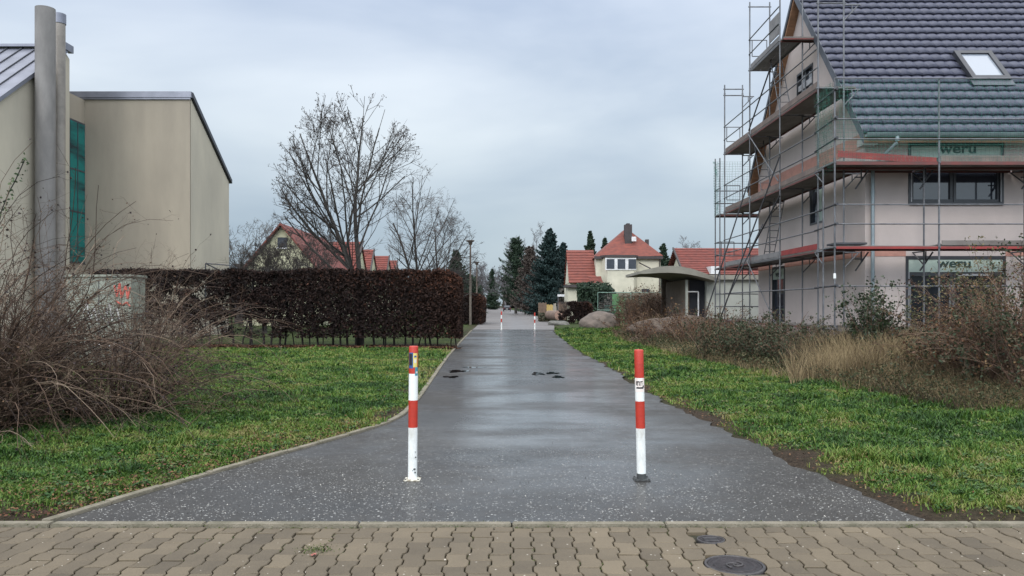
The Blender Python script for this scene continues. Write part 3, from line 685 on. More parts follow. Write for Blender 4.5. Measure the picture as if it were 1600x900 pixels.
# front windows
def front_win(q, text_y, py0, py1, txt_px, sashes, door=False):
    x0, x1, z0, z1 = q
    mb = MB(); Yf = HY0 - .02
    f_ = .07
    mb.box(x0, x0 + f_, Yf, HY0 + .12, z0, z1); mb.box(x1 - f_, x1, Yf, HY0 + .12, z0, z1); mb.box(x0 + f_, x1 - f_, Yf, HY0 + .12, z1 - .09, z1); mb.box(x0 + f_, x1 - f_, Yf, HY0 + .12, z0, z0 + .05)
    wn_ = mb.build('window', FRM, house)
    zp0, zp1 = ZP(py1, HY0), ZP(py0, HY0)
    mb = MB(); mb.box(x0 + f_, x1 - f_, HY0 + .0, HY0 + .10, zp0, zp1); mb.build('blind_box', FILM, wn_)
    lettering('weru', .36 if not door else .33, .004, LET, wn_, lambda a: np.stack([a[:, 0] + XP(txt_px, HY0), np.full(len(a), HY0 - .004) - a[:, 2], a[:, 1] + (zp0 + zp1) / 2 + .055], 1), widen=1.3, off=.022)
    xm = [x0 + f_] + sashes + [x1 - f_]
    mb = MB(); mg = MB(); ms = MB()
    for a, b_ in zip(xm[:-1], xm[1:]):
        s_ = .08; zt_ = zp0 - .0
        mb.box(a + .01, a + s_, HY0 + .02, HY0 + .11, z0 + .05, zt_); mb.box(b_ - s_, b_ - .01, HY0 + .02, HY0 + .11, z0 + .05, zt_)
        mb.box(a + s_, b_ - s_, HY0 + .02, HY0 + .11, z0 + .05, z0 + .13); mb.box(a + s_, b_ - s_, HY0 + .02, HY0 + .11, zt_ - .10, zt_)
        mg.box(a + s_ - .005, b_ - s_ + .005, HY0 + .07, HY0 + .09, z0 + .125, zt_ - .095)
    mb.build('frame', FRM, wn_); mg.build('pane', GLD if door else GLS, wn_)
    ms.box(x0 + f_ - .002, x0 + f_ + .02, Yf - .004, Yf - .001, z0 + .06, zp0); ms.box(x1 - f_ - .02, x1 - f_ + .002, Yf - .004, Yf - .001, z0 + .06, zp0)
    ms.box(x0 + .02, x1 - .02, Yf - .05, Yf - .001, z0 - .03, z0 - .0)
    if door: ms.box(FX(1497), FX(1546), HY0 + .012, HY0 + .019, ZP(431, HY0), ZP(428, HY0))
    ms.build('protective_strip', MEM, wn_)
front_win(F_win[0], 0, 226, 246, 1497, [FX(1490)]); front_win(F_win[1], 0, 405, 425, 1491, [FX(1490)], True)
front_win(F_win[2], 0, 405, 425, 1750, [])
# gable windows
for i, (y0, y1, z0, z1) in enumerate(G_win):
    mb = MB(); f_ = .06; xx0, xx1 = HX - .02, HX + .12
    mb.box(xx0, xx1, y0, y0 + f_, z0, z1); mb.box(xx0, xx1, y1 - f_, y1, z0, z1); mb.box(xx0, xx1, y0 + f_, y1 - f_, z0, z0 + .06); mb.box(xx0, xx1, y0 + f_, y1 - f_, z1 - .07, z1)
    if i < 2: mb.box(xx0 + .03, xx1, (y0 + y1) / 2 - .05, (y0 + y1) / 2 + .05, z0 + .06, z1 - .07)
    wn_ = mb.build('window', FRM, house)
    mb = MB(); mb.box(HX + .06, HX + .08, y0 + f_ - .002, y1 - f_ + .002, z0 + .058, z1 - .068); mb.build('pane', GLS, wn_)
    mb = MB()
    if i == 2:
        mb.box(HX - .0, HX + .05, y0 + f_, y1 - f_, 2.36, 2.72); mb.build('blind_box', FILM, wn_)
        lettering('weru', .30, .004, LET, wn_, lambda a: np.stack([np.full(len(a), HX - .005) - a[:, 2], (y0 + y1) / 2 - a[:, 0], a[:, 1] + 2.54], 1), widen=1.0, off=.012)
    elif i == 1:
        mb.box(HX + .0, HX + .055, y0 + f_, (y0 + y1) / 2 - .05, 4.35, 4.95); mb.box(HX + .02, HX + .055, y0 + f_, (y0 + y1) / 2 - .05, 4.0, 4.28); mb.build('blind_box', FILM, wn_)
    else:
        mb.box(HX + .02, HX + .055, y0 + f_, y1 - f_, 8.38, 8.56); mb.build('blind_box', MEM, wn_)
# ------------------------------------------------------------------ scaffold
GAL = mat('galvanised tube', (.17, .175, .185), (.09, .093, .10), scale=5, rough=.5, metal=.45, stretch=(1, 1, .6))
DKT = mat('dark steel tube', (.06, .062, .068), (.04, .04, .045), scale=5, rough=.6, metal=.3)
PLK = mat('weathered deck board', (.20, .185, .17), (.105, .09, .08), scale=2.2, rough=.85, stretch=(.4, .4, 1))
TOER = mat('red toe board', (.27, .032, .028), (.18, .025, .024), scale=3, rough=.65)
TOEB = mat('brown toe board', (.19, .145, .125), (.12, .095, .085), scale=3, rough=.8)
TOEG = mat('grey toe board', (.22, .215, .215), (.15, .145, .15), scale=3, rough=.75)
DKU = mat('deck frame underside', (.16, .045, .04), (.09, .05, .045), scale=2, rough=.8)
sc = thing('scaffold', 'tube scaffolding with red edged decks and green netting wrapped round the unfinished house', 'scaffold', (8.12, 21.05, 0))
XO, XI = 8.12, 8.80
GYs = [21.05, 24.05, 27.1, 30.3]
LV = [.90, 2.93, 5.02, 7.25, 9.50]
def part(mb, name, m, lab=None):
    o = mb.build(name, m, sc)
    if lab: o['label'] = lab
    return o
def tube(name, a, b_, r=.024, m=None):
    mb = MB(); mb.tube(a, b_, r, n=8); return part(mb, name, m or GAL)
def gzz(x, y): return float(gz(np.array([x]), np.array([y]))[0])
tops = {21.05: 11.6, 24.05: 11.7, 27.1: 11.8, 30.3: 9.86}
for Y_ in GYs:
    for X_ in (XO, XI):
        zt = tops[Y_] if not (Y_ == 21.05 and X_ == XI) else 11.6
        mb = MB(); mb.tube((X_, Y_, gzz(X_, Y_)), (X_, Y_, zt), .024, n=8); mb.box(X_ - .07, X_ + .07, Y_ - .07, Y_ + .07, gzz(X_, Y_) - .02, gzz(X_, Y_) + .012)
        for z in LV: 
            if z < zt: mb.tube((X_, Y_, z - .06), (X_, Y_, z + .05), .034, n=8)
        part(mb, 'post', GAL)
    for z in LV + [tops[Y_] - .12]:
        if z < tops[Y_]: tube('transom', (XO - .05, Y_, z - .04), (XI + .05, Y_, z - .04), .022)
    for z in LV[1:]:      # bracket to the wall side
        if z < tops[Y_]: mb = MB(); mb.path([(XI, Y_, z - .08), (HX - .06, Y_, z - .08)], .02); mb.path([(XI, Y_, z - .5), (HX - .12, Y_, z - .10)], .018); mb.tube((XI + .22, Y_, z - .08), (XI + .22, Y_, z - .30), .016); part(mb, 'bracket', GAL)
# front run
FYO, FYI = 19.55, 20.27
FXs = [7.95, 10.52, 13.09, 15.66, 18.23, 20.8]
for X_ in FXs:
    mb = MB(); mb.tube((X_, FYO, gzz(X_, FYO)), (X_, FYO, 7.05), .024, n=8)
    for z in LV[:3]: mb.tube((X_, FYO, z - .06), (X_, FYO, z + .06), .034, n=8)
    part(mb, 'post', GAL)
    mb = MB(); mb.tube((X_, FYI, gzz(X_, FYI)), (X_, FYI, 4.95), .024, n=8); part(mb, 'post', GAL)
    for z in LV[:3]:
        tube('transom', (X_, FYO - .05, z - .05), (X_, FYI + .05, z - .05), .022)
        if z > 1: mb = MB(); mb.path([(X_, FYI, z - .10), (X_, HY0 - .06, z - .10)], .02); mb.path([(X_, FYI, z - .45), (X_, HY0 - .1, z - .12)], .018); part(mb, 'bracket', GAL)
# extra corner posts and the bracket bay ends seen at px 1318
for X_, Y_, zt in ((8.62, 20.62, 11.2),):
    tube('post', (X_, Y_, gzz(X_, Y_)), (X_, Y_, zt))
# stubs of couplings along the front corner
for z in (.86, 1.93, 3.45, 3.93, 5.55, 6.05, 6.75):
    mb = MB(); mb.tube((7.95, 19.45, z), (8.05, 21.1, z - .02), .022, n=8); mb.tube((7.95, 19.40, z), (7.95, 19.52, z), .036, n=8); part(mb, 'coupling_tube', DKT)
# decks gable side
def deck(x0, x1, y0, y1, z, m=PLK, under=True):
    mb = MB(); along_y = (y1 - y0) > (x1 - x0); n = 2
    for k in range(n):
        if along_y: mb.box(x0 + (x1 - x0) * k / n + .008, x0 + (x1 - x0) * (k + 1) / n - .008, y0 + .03, y1 - .03, z - .03, z + .012)
        else: mb.box(x0 + .03, x1 - .03, y0 + (y1 - y0) * k / n + .008, y0 + (y1 - y0) * (k + 1) / n - .008, z - .03, z + .012)
    d_ = part(mb, 'deck', m)
    mb = MB()
    if along_y:
        for x in (x0 + .012, x1 - .04): mb.box(x, x + .028, y0 + .02, y1 - .02, z - .075, z - .032)
    else:
        for y in (y0 + .012, y1 - .04): mb.box(x0 + .02, x1 - .02, y, y + .028, z - .075, z - .032)
    o = mb.build('edge_rail', DKU if m != TOEG else GAL, d_)
    return d_
ORG_d = None
def toe(a, b_, z, h, m, lab):
    a = Vector(a); b_ = Vector(b_); d = (b_ - a).normalized(); n_ = Vector((-d.y, d.x, 0)) * .014
    za, zb = (z if isinstance(z, tuple) else (z, z))
    mb = MB(); p = [a, b_, b_ + n_, a + n_]; zz = [za, zb, zb, za]
    mb.hexa([(q.x, q.y, z_) for q, z_ in zip(p, zz)] + [(q.x, q.y, z_ + h) for q, z_ in zip(p, zz)]); part(mb, 'toe_board', m, lab)
for li, z in enumerate(LV):
    for bi in range(3):
        y0, y1 = GYs[bi], GYs[bi + 1]
        if li == 4 and bi != 1: continue
        if li == 3 and bi == 2: pass
        deck(XO + .02, XI + (.34 if li in (1, 2, 3) else 0), y0, y1, z, TOEG if (li, bi) in ((1, 1), (4, 1)) else PLK)
        if li == 0: continue
        m, lab = (TOER, 'red toe board') if (li, bi) in ((1, 0),) else (TOEG, 'grey toe board') if (li, bi) in ((1, 1), (4, 1), (1, 2)) else (TOEB, 'brown toe board')
        toe((XO + .03, y0 + .05, 0), (XO + .03, y1 - .05, 0), z + .014, .15 if li != 3 else .16, m, lab)
# end boards where the decks stop
deck(XO - .02, HX - .05, 23.7, 24.0, 9.47)
# rails gable outer line
for li, z in enumerate(LV):
    hs = (1.0, .5) if li else (1.0,)
    for bi in range(3):
        if li == 4 and bi == 0: continue
        if li == 4 and bi == 2: continue
        for h in hs: tube('guardrail', (XO - .03, GYs[bi], z + h), (XO - .03, GYs[bi + 1], z + h), .019)
# end guard frames (rounded U frames across the run)
for Y_, z in ((30.3, 7.25), (27.1, 9.5), (30.3, 5.02), (31.1, 2.93)):
    mb = MB(); mb.path([(XO + .08, Y_, z + 1.0), (XO + .08, Y_, z + .45), (XI - .1, Y_, z + .45), (XI - .1, Y_, z + 1.0), (XO, Y_, z + 1.0)], .016, 6); part(mb, 'end_guard', GAL)
# rear return run, netted
for X_, Y_ in ((8.12, 31.0), (8.12, 31.7), (10.7, 31.7), (10.7, 31.0), (13.3, 31.7)):
    tube('post', (X_, Y_, 0), (X_, Y_, 7.3 if Y_ > 31.5 else 7.2))
for z in LV[:3]:
    deck(8.12, 13.3, 31.02, 31.68, z)
    tube('transom', (8.0, 30.9, z - .05), (8.12, 31.75, z - .05), .022)
    for h in (.5, 1): tube('guardrail', (8.12, 31.72, z + h), (13.3, 31.72, z + h), .02); tube('guardrail', (8.12, 30.9, z + h), (8.12, 31.78, z + h), .02)
for z in (1.9, 3.43, 3.93, 5.52, 6.02): tube('guardrail', (8.12, 31.7, z), (9.9, 31.7, z), .018)
# diagonal braces and raking props (photo positions, real depth)
def dia(p, q, r=.024, m=DKT): tube('brace', P(*p), P(*q), r, m)
XL = XO - .06
def onx(px, py, X=XL): Y = X * F / (px - 800); return (px, py, Y)
dia(onx(1204, 105), onx(1170, 204)); dia(onx(1170, 204), onx(1163, 300), .012, DKT) if False else None
dia(onx(1218, 245), (1118, 518, 26.5)); dia((1167, 291, 27.3), (1100, 500, 28.5)); dia(onx(1219, 305), (1166, 405, 27.2))
dia(onx(1168, 208), onx(1216, 283), .02, GAL); dia((1166, 405, 27.2), (1213, 508, 24.6), .02, GAL)
dia((1192, 350, 26), (1135, 470, 26.4), .02)
# front rails
for i in range(len(FXs) - 1):
    a, b_ = FXs[i], FXs[i + 1]
    for z in (1.92, 3.45, 3.93, 5.54, 6.03, 7.03): tube('guardrail', (a, FYO - .03, z), (b_, FYO - .03, z), .017)
    deck(a, b_, FYO + .02, FYI, LV[2] - .02); deck(a, b_, FYI + .02, HY0 - .06, LV[2] - .02)
    deck(a, b_, FYO + .02, FYI, LV[1] - .02); deck(a, b_, FYO + .02, FYI, LV[0] - .02)
    if i == 0: toe((a + .08, FYO, 0), (b_ - .06, FYO, 0), (5.10, 4.93), .16, TOER, 'red toe board hanging askew')
    else: toe((a + .03, FYO, 0), (b_ - .03, FYO, 0), 4.99, .15, TOEB, 'brown toe board')
    mb = MB(); mb.box(a + .03, b_ - .03, FYO - .015, FYO + .0, LV[1] - .09, LV[1] - .03); part(mb, 'edge_beam', TOER)
    mb = MB(); mb.box(a + .03, b_ - .03, FYO - .015, FYO + .0, LV[2] - .11, LV[2] - .03); part(mb, 'edge_beam', DKU)
    mb = MB(); mb.box(a + .03, b_ - .03, FYO - .015, FYO + .0, LV[0] - .09, LV[0] - .04); part(mb, 'edge_beam', GAL)
mb = MB(); mb.box(10.55, 13.05, FYO + .05, FYO + .62, LV[1] + .015, LV[1] + .03); mb.box(10.6, 13.0, FYO - .0, FYO + .03, LV[1], LV[1] + .12); part(mb, 'deck', PLK)
mb = MB(); mb.box(7.99, 8.75, FYO + .0, FYO + .6, LV[1] + .02, LV[1] + .07); part(mb, 'loose_board', DKT)
mb = MB(); mb.box(8.0, 8.9, FYO + .1, FYO + .5, LV[0] + .0, LV[0] + .05); part(mb, 'loose_board', DKT)
# angle brackets visible under the front decks
for X_ in (8.75, 10.40, 13.0):
    for z in (LV[1], LV[2]): mb = MB(); mb.path([(X_ + .02, FYI, z - .6), (X_ + .35, FYI, z - .12)], .02, 6); mb.tube((X_ + .17, FYI, z - .1), (X_ + .17, FYI, z - .36), .018); mb.tube((X_, FYI, z - .3), (X_ + .2, FYI, z - .3), .016); part(mb, 'bracket', DKT)
for X_, zt in ((8.42, 11.0),): pass
tube('post', (8.55, 20.45, .4), (8.55, 20.45, 4.95))
tube('post', (FX(1553) * 19.55 / 20.9, 19.50, .4), (FX(1553) * 19.55 / 20.9, 19.50, .0 + 2.0))
for px in (1484, 1489.5, 1422):
    tube('post', (XP(px, 19.3), 19.3, .3), (XP(px, 19.3), 19.3, ZP(444, 19.3)), .022)
# clamp sleeve, light coloured
mb = MB(); mb.tube((7.95, 19.55, ZP(435, 19.55)), (7.95, 19.55, ZP(427, 19.55)), .035, n=8); part(mb, 'sleeve', WHT)
# ladders
def ladder(a, b_, wv=(.0, .36, 0), n=9, r=.016):
    mb = MB(); a = Vector(a); b_ = Vector(b_); w_ = Vector(wv)
    mb.tube(a, b_, r); mb.tube(a + w_, b_ + w_, r)
    for k in range(n):
        t_ = (k + .5) / n; mb.tube(a.lerp(b_, t_), a.lerp(b_, t_) + w_, r * .8, n=5)
    part(mb, 'ladder', GAL)
ladder((8.5, 26.9, LV[1]), (8.5, 25.7, LV[2] - .1), (.33, 0, 0)); ladder((8.5, 26.9, LV[2]), (8.5, 27.9, LV[3]), (.33, 0, 0)); ladder((8.45, 24.9, LV[3]), (8.45, 26.0, LV[4] + .1), (.36, 0, 0)); 
mb = MB(); mb.box(8.1, 8.13, 24.1, 25.0, 9.7, 10.35); part(mb, 'board', TOEG)
# safety nets
nm_ = bpy.data.materials.new('green safety net'); nm_.use_nodes = True; t = nm_.node_tree; b = t.nodes['Principled BSDF']; l = t.links.new
b.inputs['Base Color'].default_value = (.03, .15, .11, 1); b.inputs['Roughness'].default_value = .7
tr = t.nodes.new('ShaderNodeBsdfTransparent'); ms = t.nodes.new('ShaderNodeMixShader'); tcn = t.nodes.new('ShaderNodeTexCoord'); spx = t.nodes.new('ShaderNodeSeparateXYZ'); l(tcn.outputs['Object'], spx.inputs[0])
def gridline(sock_out, per, wd):
    a_ = t.nodes.new('ShaderNodeMath'); a_.operation = 'PINGPONG'; a_.inputs[1].default_value = per / 2; l(sock_out, a_.inputs[0])
    c_ = t.nodes.new('ShaderNodeMath'); c_.operation = 'LESS_THAN'; c_.inputs[1].default_value = wd; l(a_.outputs[0], c_.inputs[0]); return c_.outputs[0]
ad = t.nodes.new('ShaderNodeMath'); ad.operation = 'ADD'; l(spx.outputs['X'], ad.inputs[0]); l(spx.outputs['Y'], ad.inputs[1])
g1 = gridline(ad.outputs[0], .1, .005); g2 = gridline(spx.outputs['Z'], .1, .005)
mxm = t.nodes.new('ShaderNodeMath'); mxm.operation = 'MAXIMUM'; l(g1, mxm.inputs[0]); l(g2, mxm.inputs[1])
mr = t.nodes.new('ShaderNodeMapRange'); mr.inputs['To Min'].default_value = .045; mr.inputs['To Max'].default_value = .5; l(mxm.outputs[0], mr.inputs[0])
l(mr.outputs[0], ms.inputs[0]); l(tr.outputs[0], ms.inputs[1]); l(b.outputs[0], ms.inputs[2]); l(ms.outputs[0], t.nodes['Material Output'].inputs[0])
def net(pts, nu=24, nv=12, amp=.03):
    p00, p10, p11, p01 = [Vector(q) for q in pts]; V = []; Fn = []
    nrm = (p10 - p00).cross(p01 - p00).normalized()
    for j in range(nv + 1):
        for i in range(nu + 1):
            u, v_ = i / nu, j / nv; p = p00.lerp(p10, u).lerp(p01.lerp(p11, u), v_)
            p = p + nrm * amp * math.sin(u * 17 + v_ * 5) * math.sin(v_ * 8 + u * 3); V.append(p)
    for j in range(nv):
        for i in range(nu): a_ = j * (nu + 1) + i; Fn.append((a_, a_ + 1, a_ + nu + 2, a_ + nu + 1))
    mb = MB(); mb.add(V, Fn, 0, True); part(mb, 'safety_net', nm_)
net([(7.97, 19.51, 5.0), (22, 19.51, 5.0), (22, 19.51, 7.0), (7.97, 19.51, 7.0)], 90, 12, .02)
net([(7.93, 19.53, 4.8), (8.08, 21.05, 4.8), (8.08, 21.05, 7.0), (7.93, 19.53, 7.0)], 20, 14, .05)
net([(7.90, 19.6, 4.95), (8.05, 21.1, 4.95), (8.05, 21.1, 7.0), (7.90, 19.6, 7.0)], 20, 14, .06)
net([(8.09, 31.75, 5.0), (9.6, 31.75, 5.0), (9.6, 31.75, 7.2), (8.09, 31.75, 7.2)], 20, 14, .03)
net([(8.07, 31.0, 5.0), (8.07, 31.75, 5.0), (8.07, 31.75, 7.2), (8.07, 30.95, 7.0)], 10, 14, .07)

# ------------------------------------------------------------------ background buildings
RT = mat('red roof tile', (.19, .044, .031), (.105, .030, .024), scale=2, rough=.8, stretch=(1, 1, 3))
RT2 = mat('orange red roof tile', (.19, .050, .033), (.115, .034, .026), scale=2, rough=.8, stretch=(1, 1, 3))
CRM = mat('cream render', (.58, .55, .44), (.46, .44, .35), scale=1, rough=.9)
YEL = mat('yellow render', (.50, .49, .34), (.40, .39, .27), scale=1, rough=.9)
WIN = mat('distant window glass', (.05, .06, .075), (.03, .035, .045), scale=1, rough=.25)
WFR = mat('white window frame', (.7, .7, .7), rough=.5)
BRN = mat('dark fascia', (.05, .04, .04), rough=.7)
def courses(name, parent, x0, x1, ya, za, yb, zb, m, step=.34):
    """roof plane rising from (ya,za) to (yb,zb) as overlapping tile courses"""
    Ls = math.hypot(yb - ya, zb - za); n = max(2, int(Ls / step)); mb = MB()
    d = Vector((0, yb - ya, zb - za)) / Ls; nn_ = Vector((0, -(zb - za), yb - ya)).normalized()
    if nn_.z < 0: nn_ = -nn_
    for k in range(n):
        p = Vector((0, ya, za)) + d * (Ls * k / n); q = Vector((0, ya, za)) + d * (Ls * (k + 1) / n)
        a = p + nn_ * .07; c = q + nn_ * .02; lo = p - nn_ * .02
        mb.add([(x0, lo.y, lo.z), (x1, lo.y, lo.z), (x1, a.y, a.z), (x0, a.y, a.z), (x0, c.y, c.z), (x1, c.y, c.z)], [(0, 1, 2, 3), (3, 2, 5, 4)])
    return mb.build(name, m, parent)
# yellow gable house, ridge running away from us
th = thing('gable_house', 'pale yellow gabled house with steep red roof and one grey gable window', 'house', (-16, 55, 0))
ax_, az_ = XP(440, 55), ZP(349, 55); el, er = XP(374, 55), ax_ + (ax_ - XP(374, 55)); ez = ZP(426, 55)
mb = MB(); mb.prism([(el + .3, 0), (er - .3, 0), (er - .3, ez), (ax_, az_ - .25), (el + .3, ez)], 55, 67, 'y'); mb.build('wall', YEL, th)
mb = MB()
for sg in (-1, 1):
    e_ = ax_ + sg * (er - ax_ + .25); ezz = ez - .35
    mb.hexa([(ax_, 54.6, az_ - .16), (e_, 54.6, ezz - .16), (e_, 67.3, ezz - .16), (ax_, 67.3, az_ - .16), (ax_, 54.6, az_), (e_, 54.6, ezz), (e_, 67.3, ezz), (ax_, 67.3, az_)])
rf = mb.build('roof', RT, th)
mb = MB(); mb.box(XP(470, 62), XP(470, 62) + .5, 60, 60.5, az_ - 2, az_ - .2); mb.build('chimney', CRM, rf)
mb = MB(); mb.box(XP(434, 55), XP(449, 55), 54.93, 54.998, ZP(387, 55), ZP(371, 55)); wn_ = mb.build('window', WIN, th)
mb = MB(); mb.box(XP(433, 55), XP(450, 55), 54.88, 54.998, ZP(389, 55), ZP(387, 55)); mb.build('sill', WFR, wn_)
# terraced row stepping away behind
for Y_, pl, pr, py in ((70, 478, 563, 378), (82, 552, 582, 390), (94, 570, 606, 400), (106, 590, 619, 407)):
    xl, xr, zt = XP(pl, Y_), XP(pr, Y_), ZP(py, Y_)
    lab = {70: 'nearest and widest red roof of the terrace behind the bare maple', 82: 'second red roof of the stepped terrace, just right of the maple trunk', 94: 'third red roof of the stepped terrace behind the long hedge', 106: 'farthest and lowest red roof of the stepped terrace behind the long hedge'}[Y_]
    th = thing('terraced_house', lab, 'house', ((xl + xr) / 2, Y_, 0), 'terraced houses behind the hedge')
    mb = MB(); mb.prism([(Y_ - 3.4, 0), (Y_ + 4, 0), (Y_ + 4, 3.4), (Y_, zt - .2), (Y_ - 3.4, 3.4)], xl, xr, 'x'); mb.build('wall', YEL, th)
    rf = courses('roof', th, xl - .15, xr + .15, Y_ - 4, zt - 4.2, Y_, zt, RT); courses('roof', th, xl - .15, xr + .15, Y_ + 4, zt - 4.2, Y_, zt, RT)
    mb = MB(); mb.prism([(Y_ - 4, zt - 4.3), (Y_, zt - .1), (Y_, zt + .12), (Y_ - 4, zt - 4.05)], xr + .12, xr + .26, 'x'); mb.build('verge', BRN, th)
# dark low annexe between the big building and the yellow house
mb = MB(); mb.box(-21, XP(380, 60), 60, 66, 0, ZP(412, 60)); tag(mb.build('shed', BRN, None, (-20, 60, 0)), 'low dark flat roofed shed left of the yellow gable house', 'shed')

# cream house with steep hipped roof
Y0 = 80
th = thing('villa', 'cream house with steep red roof, dark chimney and white bay window', 'house', (XP(983, Y0), Y0, 0))
x0, x1 = XP(931, Y0), XP(1032, Y0); ez = ZP(399, Y0); az_ = ZP(356, Y0)
mb = MB(); mb.box(x0, x1, Y0, Y0 + 9, 0, ez - .1); mb.build('wall', CRM, th)
mb = MB(); xa, xb = XP(928, Y0), XP(1035, Y0); xm = XP(979, Y0 + 3)
A = (xa, Y0 - .35, ez - .25); B = (xb, Y0 - .35, ez - .05); C = (xb, Y0 + 9.4, ez - .05); D = (xa, Y0 + 9.4, ez - .25); T1 = (xm, Y0 + 3.1, az_ + .25); T2 = (xm, Y0 + 6.5, az_ + .25)
mb.add([A, B, C, D, T1, T2], [(0, 1, 4), (1, 2, 5, 4), (2, 3, 5), (3, 0, 4, 5), (0, 3, 2, 1)]); rf = mb.build('roof', RT2, th)
mb = MB(); mb.box(xa, xb, Y0 - .4, Y0 - .25, ez - .38, ez - .1); mb.build('gutter', BRN, th)
mb = MB(); mb.box(XP(976, 81.5), XP(987, 81.5), 81.2, 82.1, ZP(378, 81.5) - .4, ZP(351, 81.5)); mb.box(XP(979, 81.5), XP(984, 81.5), 81.4, 81.9, ZP(351, 81.5), ZP(349, 81.5)); mb.build('chimney', BRN, rf)
mb = MB(); mb.box(XP(1009, 86), XP(1014, 86), 86, 86.6, ZP(385, 86), ZP(374, 86)); mb.build('chimney', BRN, rf)
mb = MB(); mb.box(XP(987, 81), XP(994, 81), 80.9, 81.2, ZP(377, 81), ZP(370, 81)); mb.build('roof_window', WFR, rf)
mb = MB(); bx0, bx1 = XP(941, 79), XP(998, 79)
mb.prism([(bx0, Y0), (bx0 + .5, 78.9), (bx1 - .5, 78.9), (bx1, Y0)], ZP(456, 79) - .4, ZP(402, 79), 'z'); by_ = mb.build('bay', CRM, th)
mb = MB(); mb.prism([(bx0 - .2, Y0), (bx0 + .4, 78.7), (bx1 - .4, 78.7), (bx1 + .2, Y0)], ZP(402, 79), ZP(398.5, 79), 'z'); mb.build('bay_roof', BRN, by_)
mb = MB(); mb.box(bx0 + .28, bx1 - .28, 78.82, 78.9, ZP(422, 79), ZP(403, 79)); wn_ = mb.build('window', WFR, th)
mb = MB()
for a, c in ((948, 960), (965, 977), (982, 994)): mb.box(XP(a, 78.8), XP(c, 78.8), 78.78, 78.825, ZP(420, 79), ZP(405, 79))
mb.build('pane', WIN, wn_)
mb = MB(); mb.box(x1 - 1.9, x1 - 1.1, Y0 - .05, Y0 - .005, 2.4, 3.1); mb.build('window', WIN, th)
mb = MB(); mb.box(XP(966, 80), XP(982, 80), Y0 - .05, Y0 - .004, ZP(457, 80), ZP(450, 80)); mb.build('window', WIN, th)
mb = MB(); mb.path([(XP(1000, 79), 79.6, ZP(410, 79)), (XP(1018, 78), 78.6, ZP(419, 78))], .07); mb.build('railing', BRN, th)
mb = MB(); mb.tube((x1 - .1, Y0 - .08, .1), (x1 - .1, Y0 - .08, ez - .3), .05); mb.build('downpipe', BRN, th)
# left wing with big red roof facing us
mb = MB(); wx0, wx1 = XP(889, 79), XP(932, 79)
mb.box(XP(890, 80), x0, Y0 + .2, Y0 + 8, 0, ZP(443, 80)); mb.build('wing_wall', CRM, th)
courses('wing_roof', th, wx0, wx1 + .1, 79.3, ZP(442, 79.3), 83, ZP(391, 83), RT2, .42)
courses('wing_roof', th, wx0, wx1 + .1, 86.7, ZP(442, 79.3), 83, ZP(391, 83), RT2, .42)
mb = MB(); mb.prism([(79.6, ZP(442, 80)), (86.4, ZP(442, 80)), (83, ZP(393, 83))], XP(890, 80), XP(890, 80) + .3, 'x'); mb.build('wing_gable', CRM, th)
courses('porch_roof', th, XP(921, 78), XP(941, 78), 77.3, ZP(443, 77.5), 79.2, ZP(432, 79.2), RT2, .4)
mb = MB(); mb.box(XP(884, 76), XP(908, 76), 76, 79, ZP(449, 76), ZP(445, 76)); mb.build('canopy', BRN, th)
mb = MB(); mb.box(XP(887, 76.5), XP(904, 76.5), 76.5, 79, 0, ZP(449, 76.5)); mb.build('porch', CRM, th)
# long red roofed house behind garage
th = thing('bungalow', 'long low house with a red tiled roof behind the garage', 'house', (20, 74, 0))
xl, xr = XP(1062, 72), XP(1240, 72)
mb = MB(); mb.prism([(70.5, 0), (79, 0), (79, ZP(428, 70)), (74.75, ZP(390, 74)), (70.5, ZP(428, 70))], xl + .5, xr, 'x'); mb.build('wall', CRM, th)
courses('roof', th, xl, xr, 70, ZP(429, 70), 74.7, ZP(388, 74.7), RT); courses('roof', th, xl, xr, 79.4, ZP(429, 70), 74.7, ZP(388, 74.7), RT)
mb = MB(); mb.prism([(70, ZP(429, 70) - .15), (74.7, ZP(388, 74.7) - .1), (74.7, ZP(388, 74.7) + .1), (70, ZP(429, 70) + .08)], xl - .12, xl + .02, 'x'); mb.build('verge', BRN, th)
mb = MB(); mb.box(XP(1111, 69.5), XP(1124, 69.5), 69.6, 71.5, ZP(428, 69.5), ZP(416, 69.5)); mb.build('dormer', WFR, th)
# garage with curved canopy
GW = mat('garage render', (.44, .45, .40), (.33, .34, .30), scale=.6, rough=.9, lo=.3, hi=.7)
GD = mat('painted doorway shade', (.012, .014, .022), rough=.5)
CAN = mat('concrete canopy', (.30, .285, .24), (.21, .20, .17), scale=1, rough=.9)
th = thing('garage', 'grey rendered flat roofed garage with dark doorway and sweeping curved canopy', 'garage', (10, 38, 0))
gz_ = ZP(437, 38)
mb = MB(); mb.box(XP(1104, 38), 16.5, 38, 44, 0, gz_); mb.box(XP(1072, 38), XP(1075, 38), 38, 38.2, .2, gz_); mb.build('wall', GW, th)
BRW = mat('brown boards', (.14, .105, .08), (.09, .07, .055), scale=3, rough=.9)
mb = MB(); mb.box(XP(1072, 38) + .0, XP(1072, 38) + .2, 38.21, 43, 0, gz_); mb.build('side_wall', BRW, th)
mb = MB(); mb.box(XP(1075, 38.3), XP(1104, 38.3), 38.35, 38.45, .1, gz_ - .02); mb.build('door', GD, th)  # near-black panel in place of the shade inside the open doorway
mb = MB(); mb.path([(XP(1075, 38), 37.98, ZP(456, 38)), (XP(1091, 38), 37.98, ZP(456, 38)), (XP(1091, 38), 37.98, .2)], .035); mb.build('door_frame', WFR, th)
mb = MB(); n = 20; V = []; xa, xb = XP(1003, 38), XP(1112, 38)
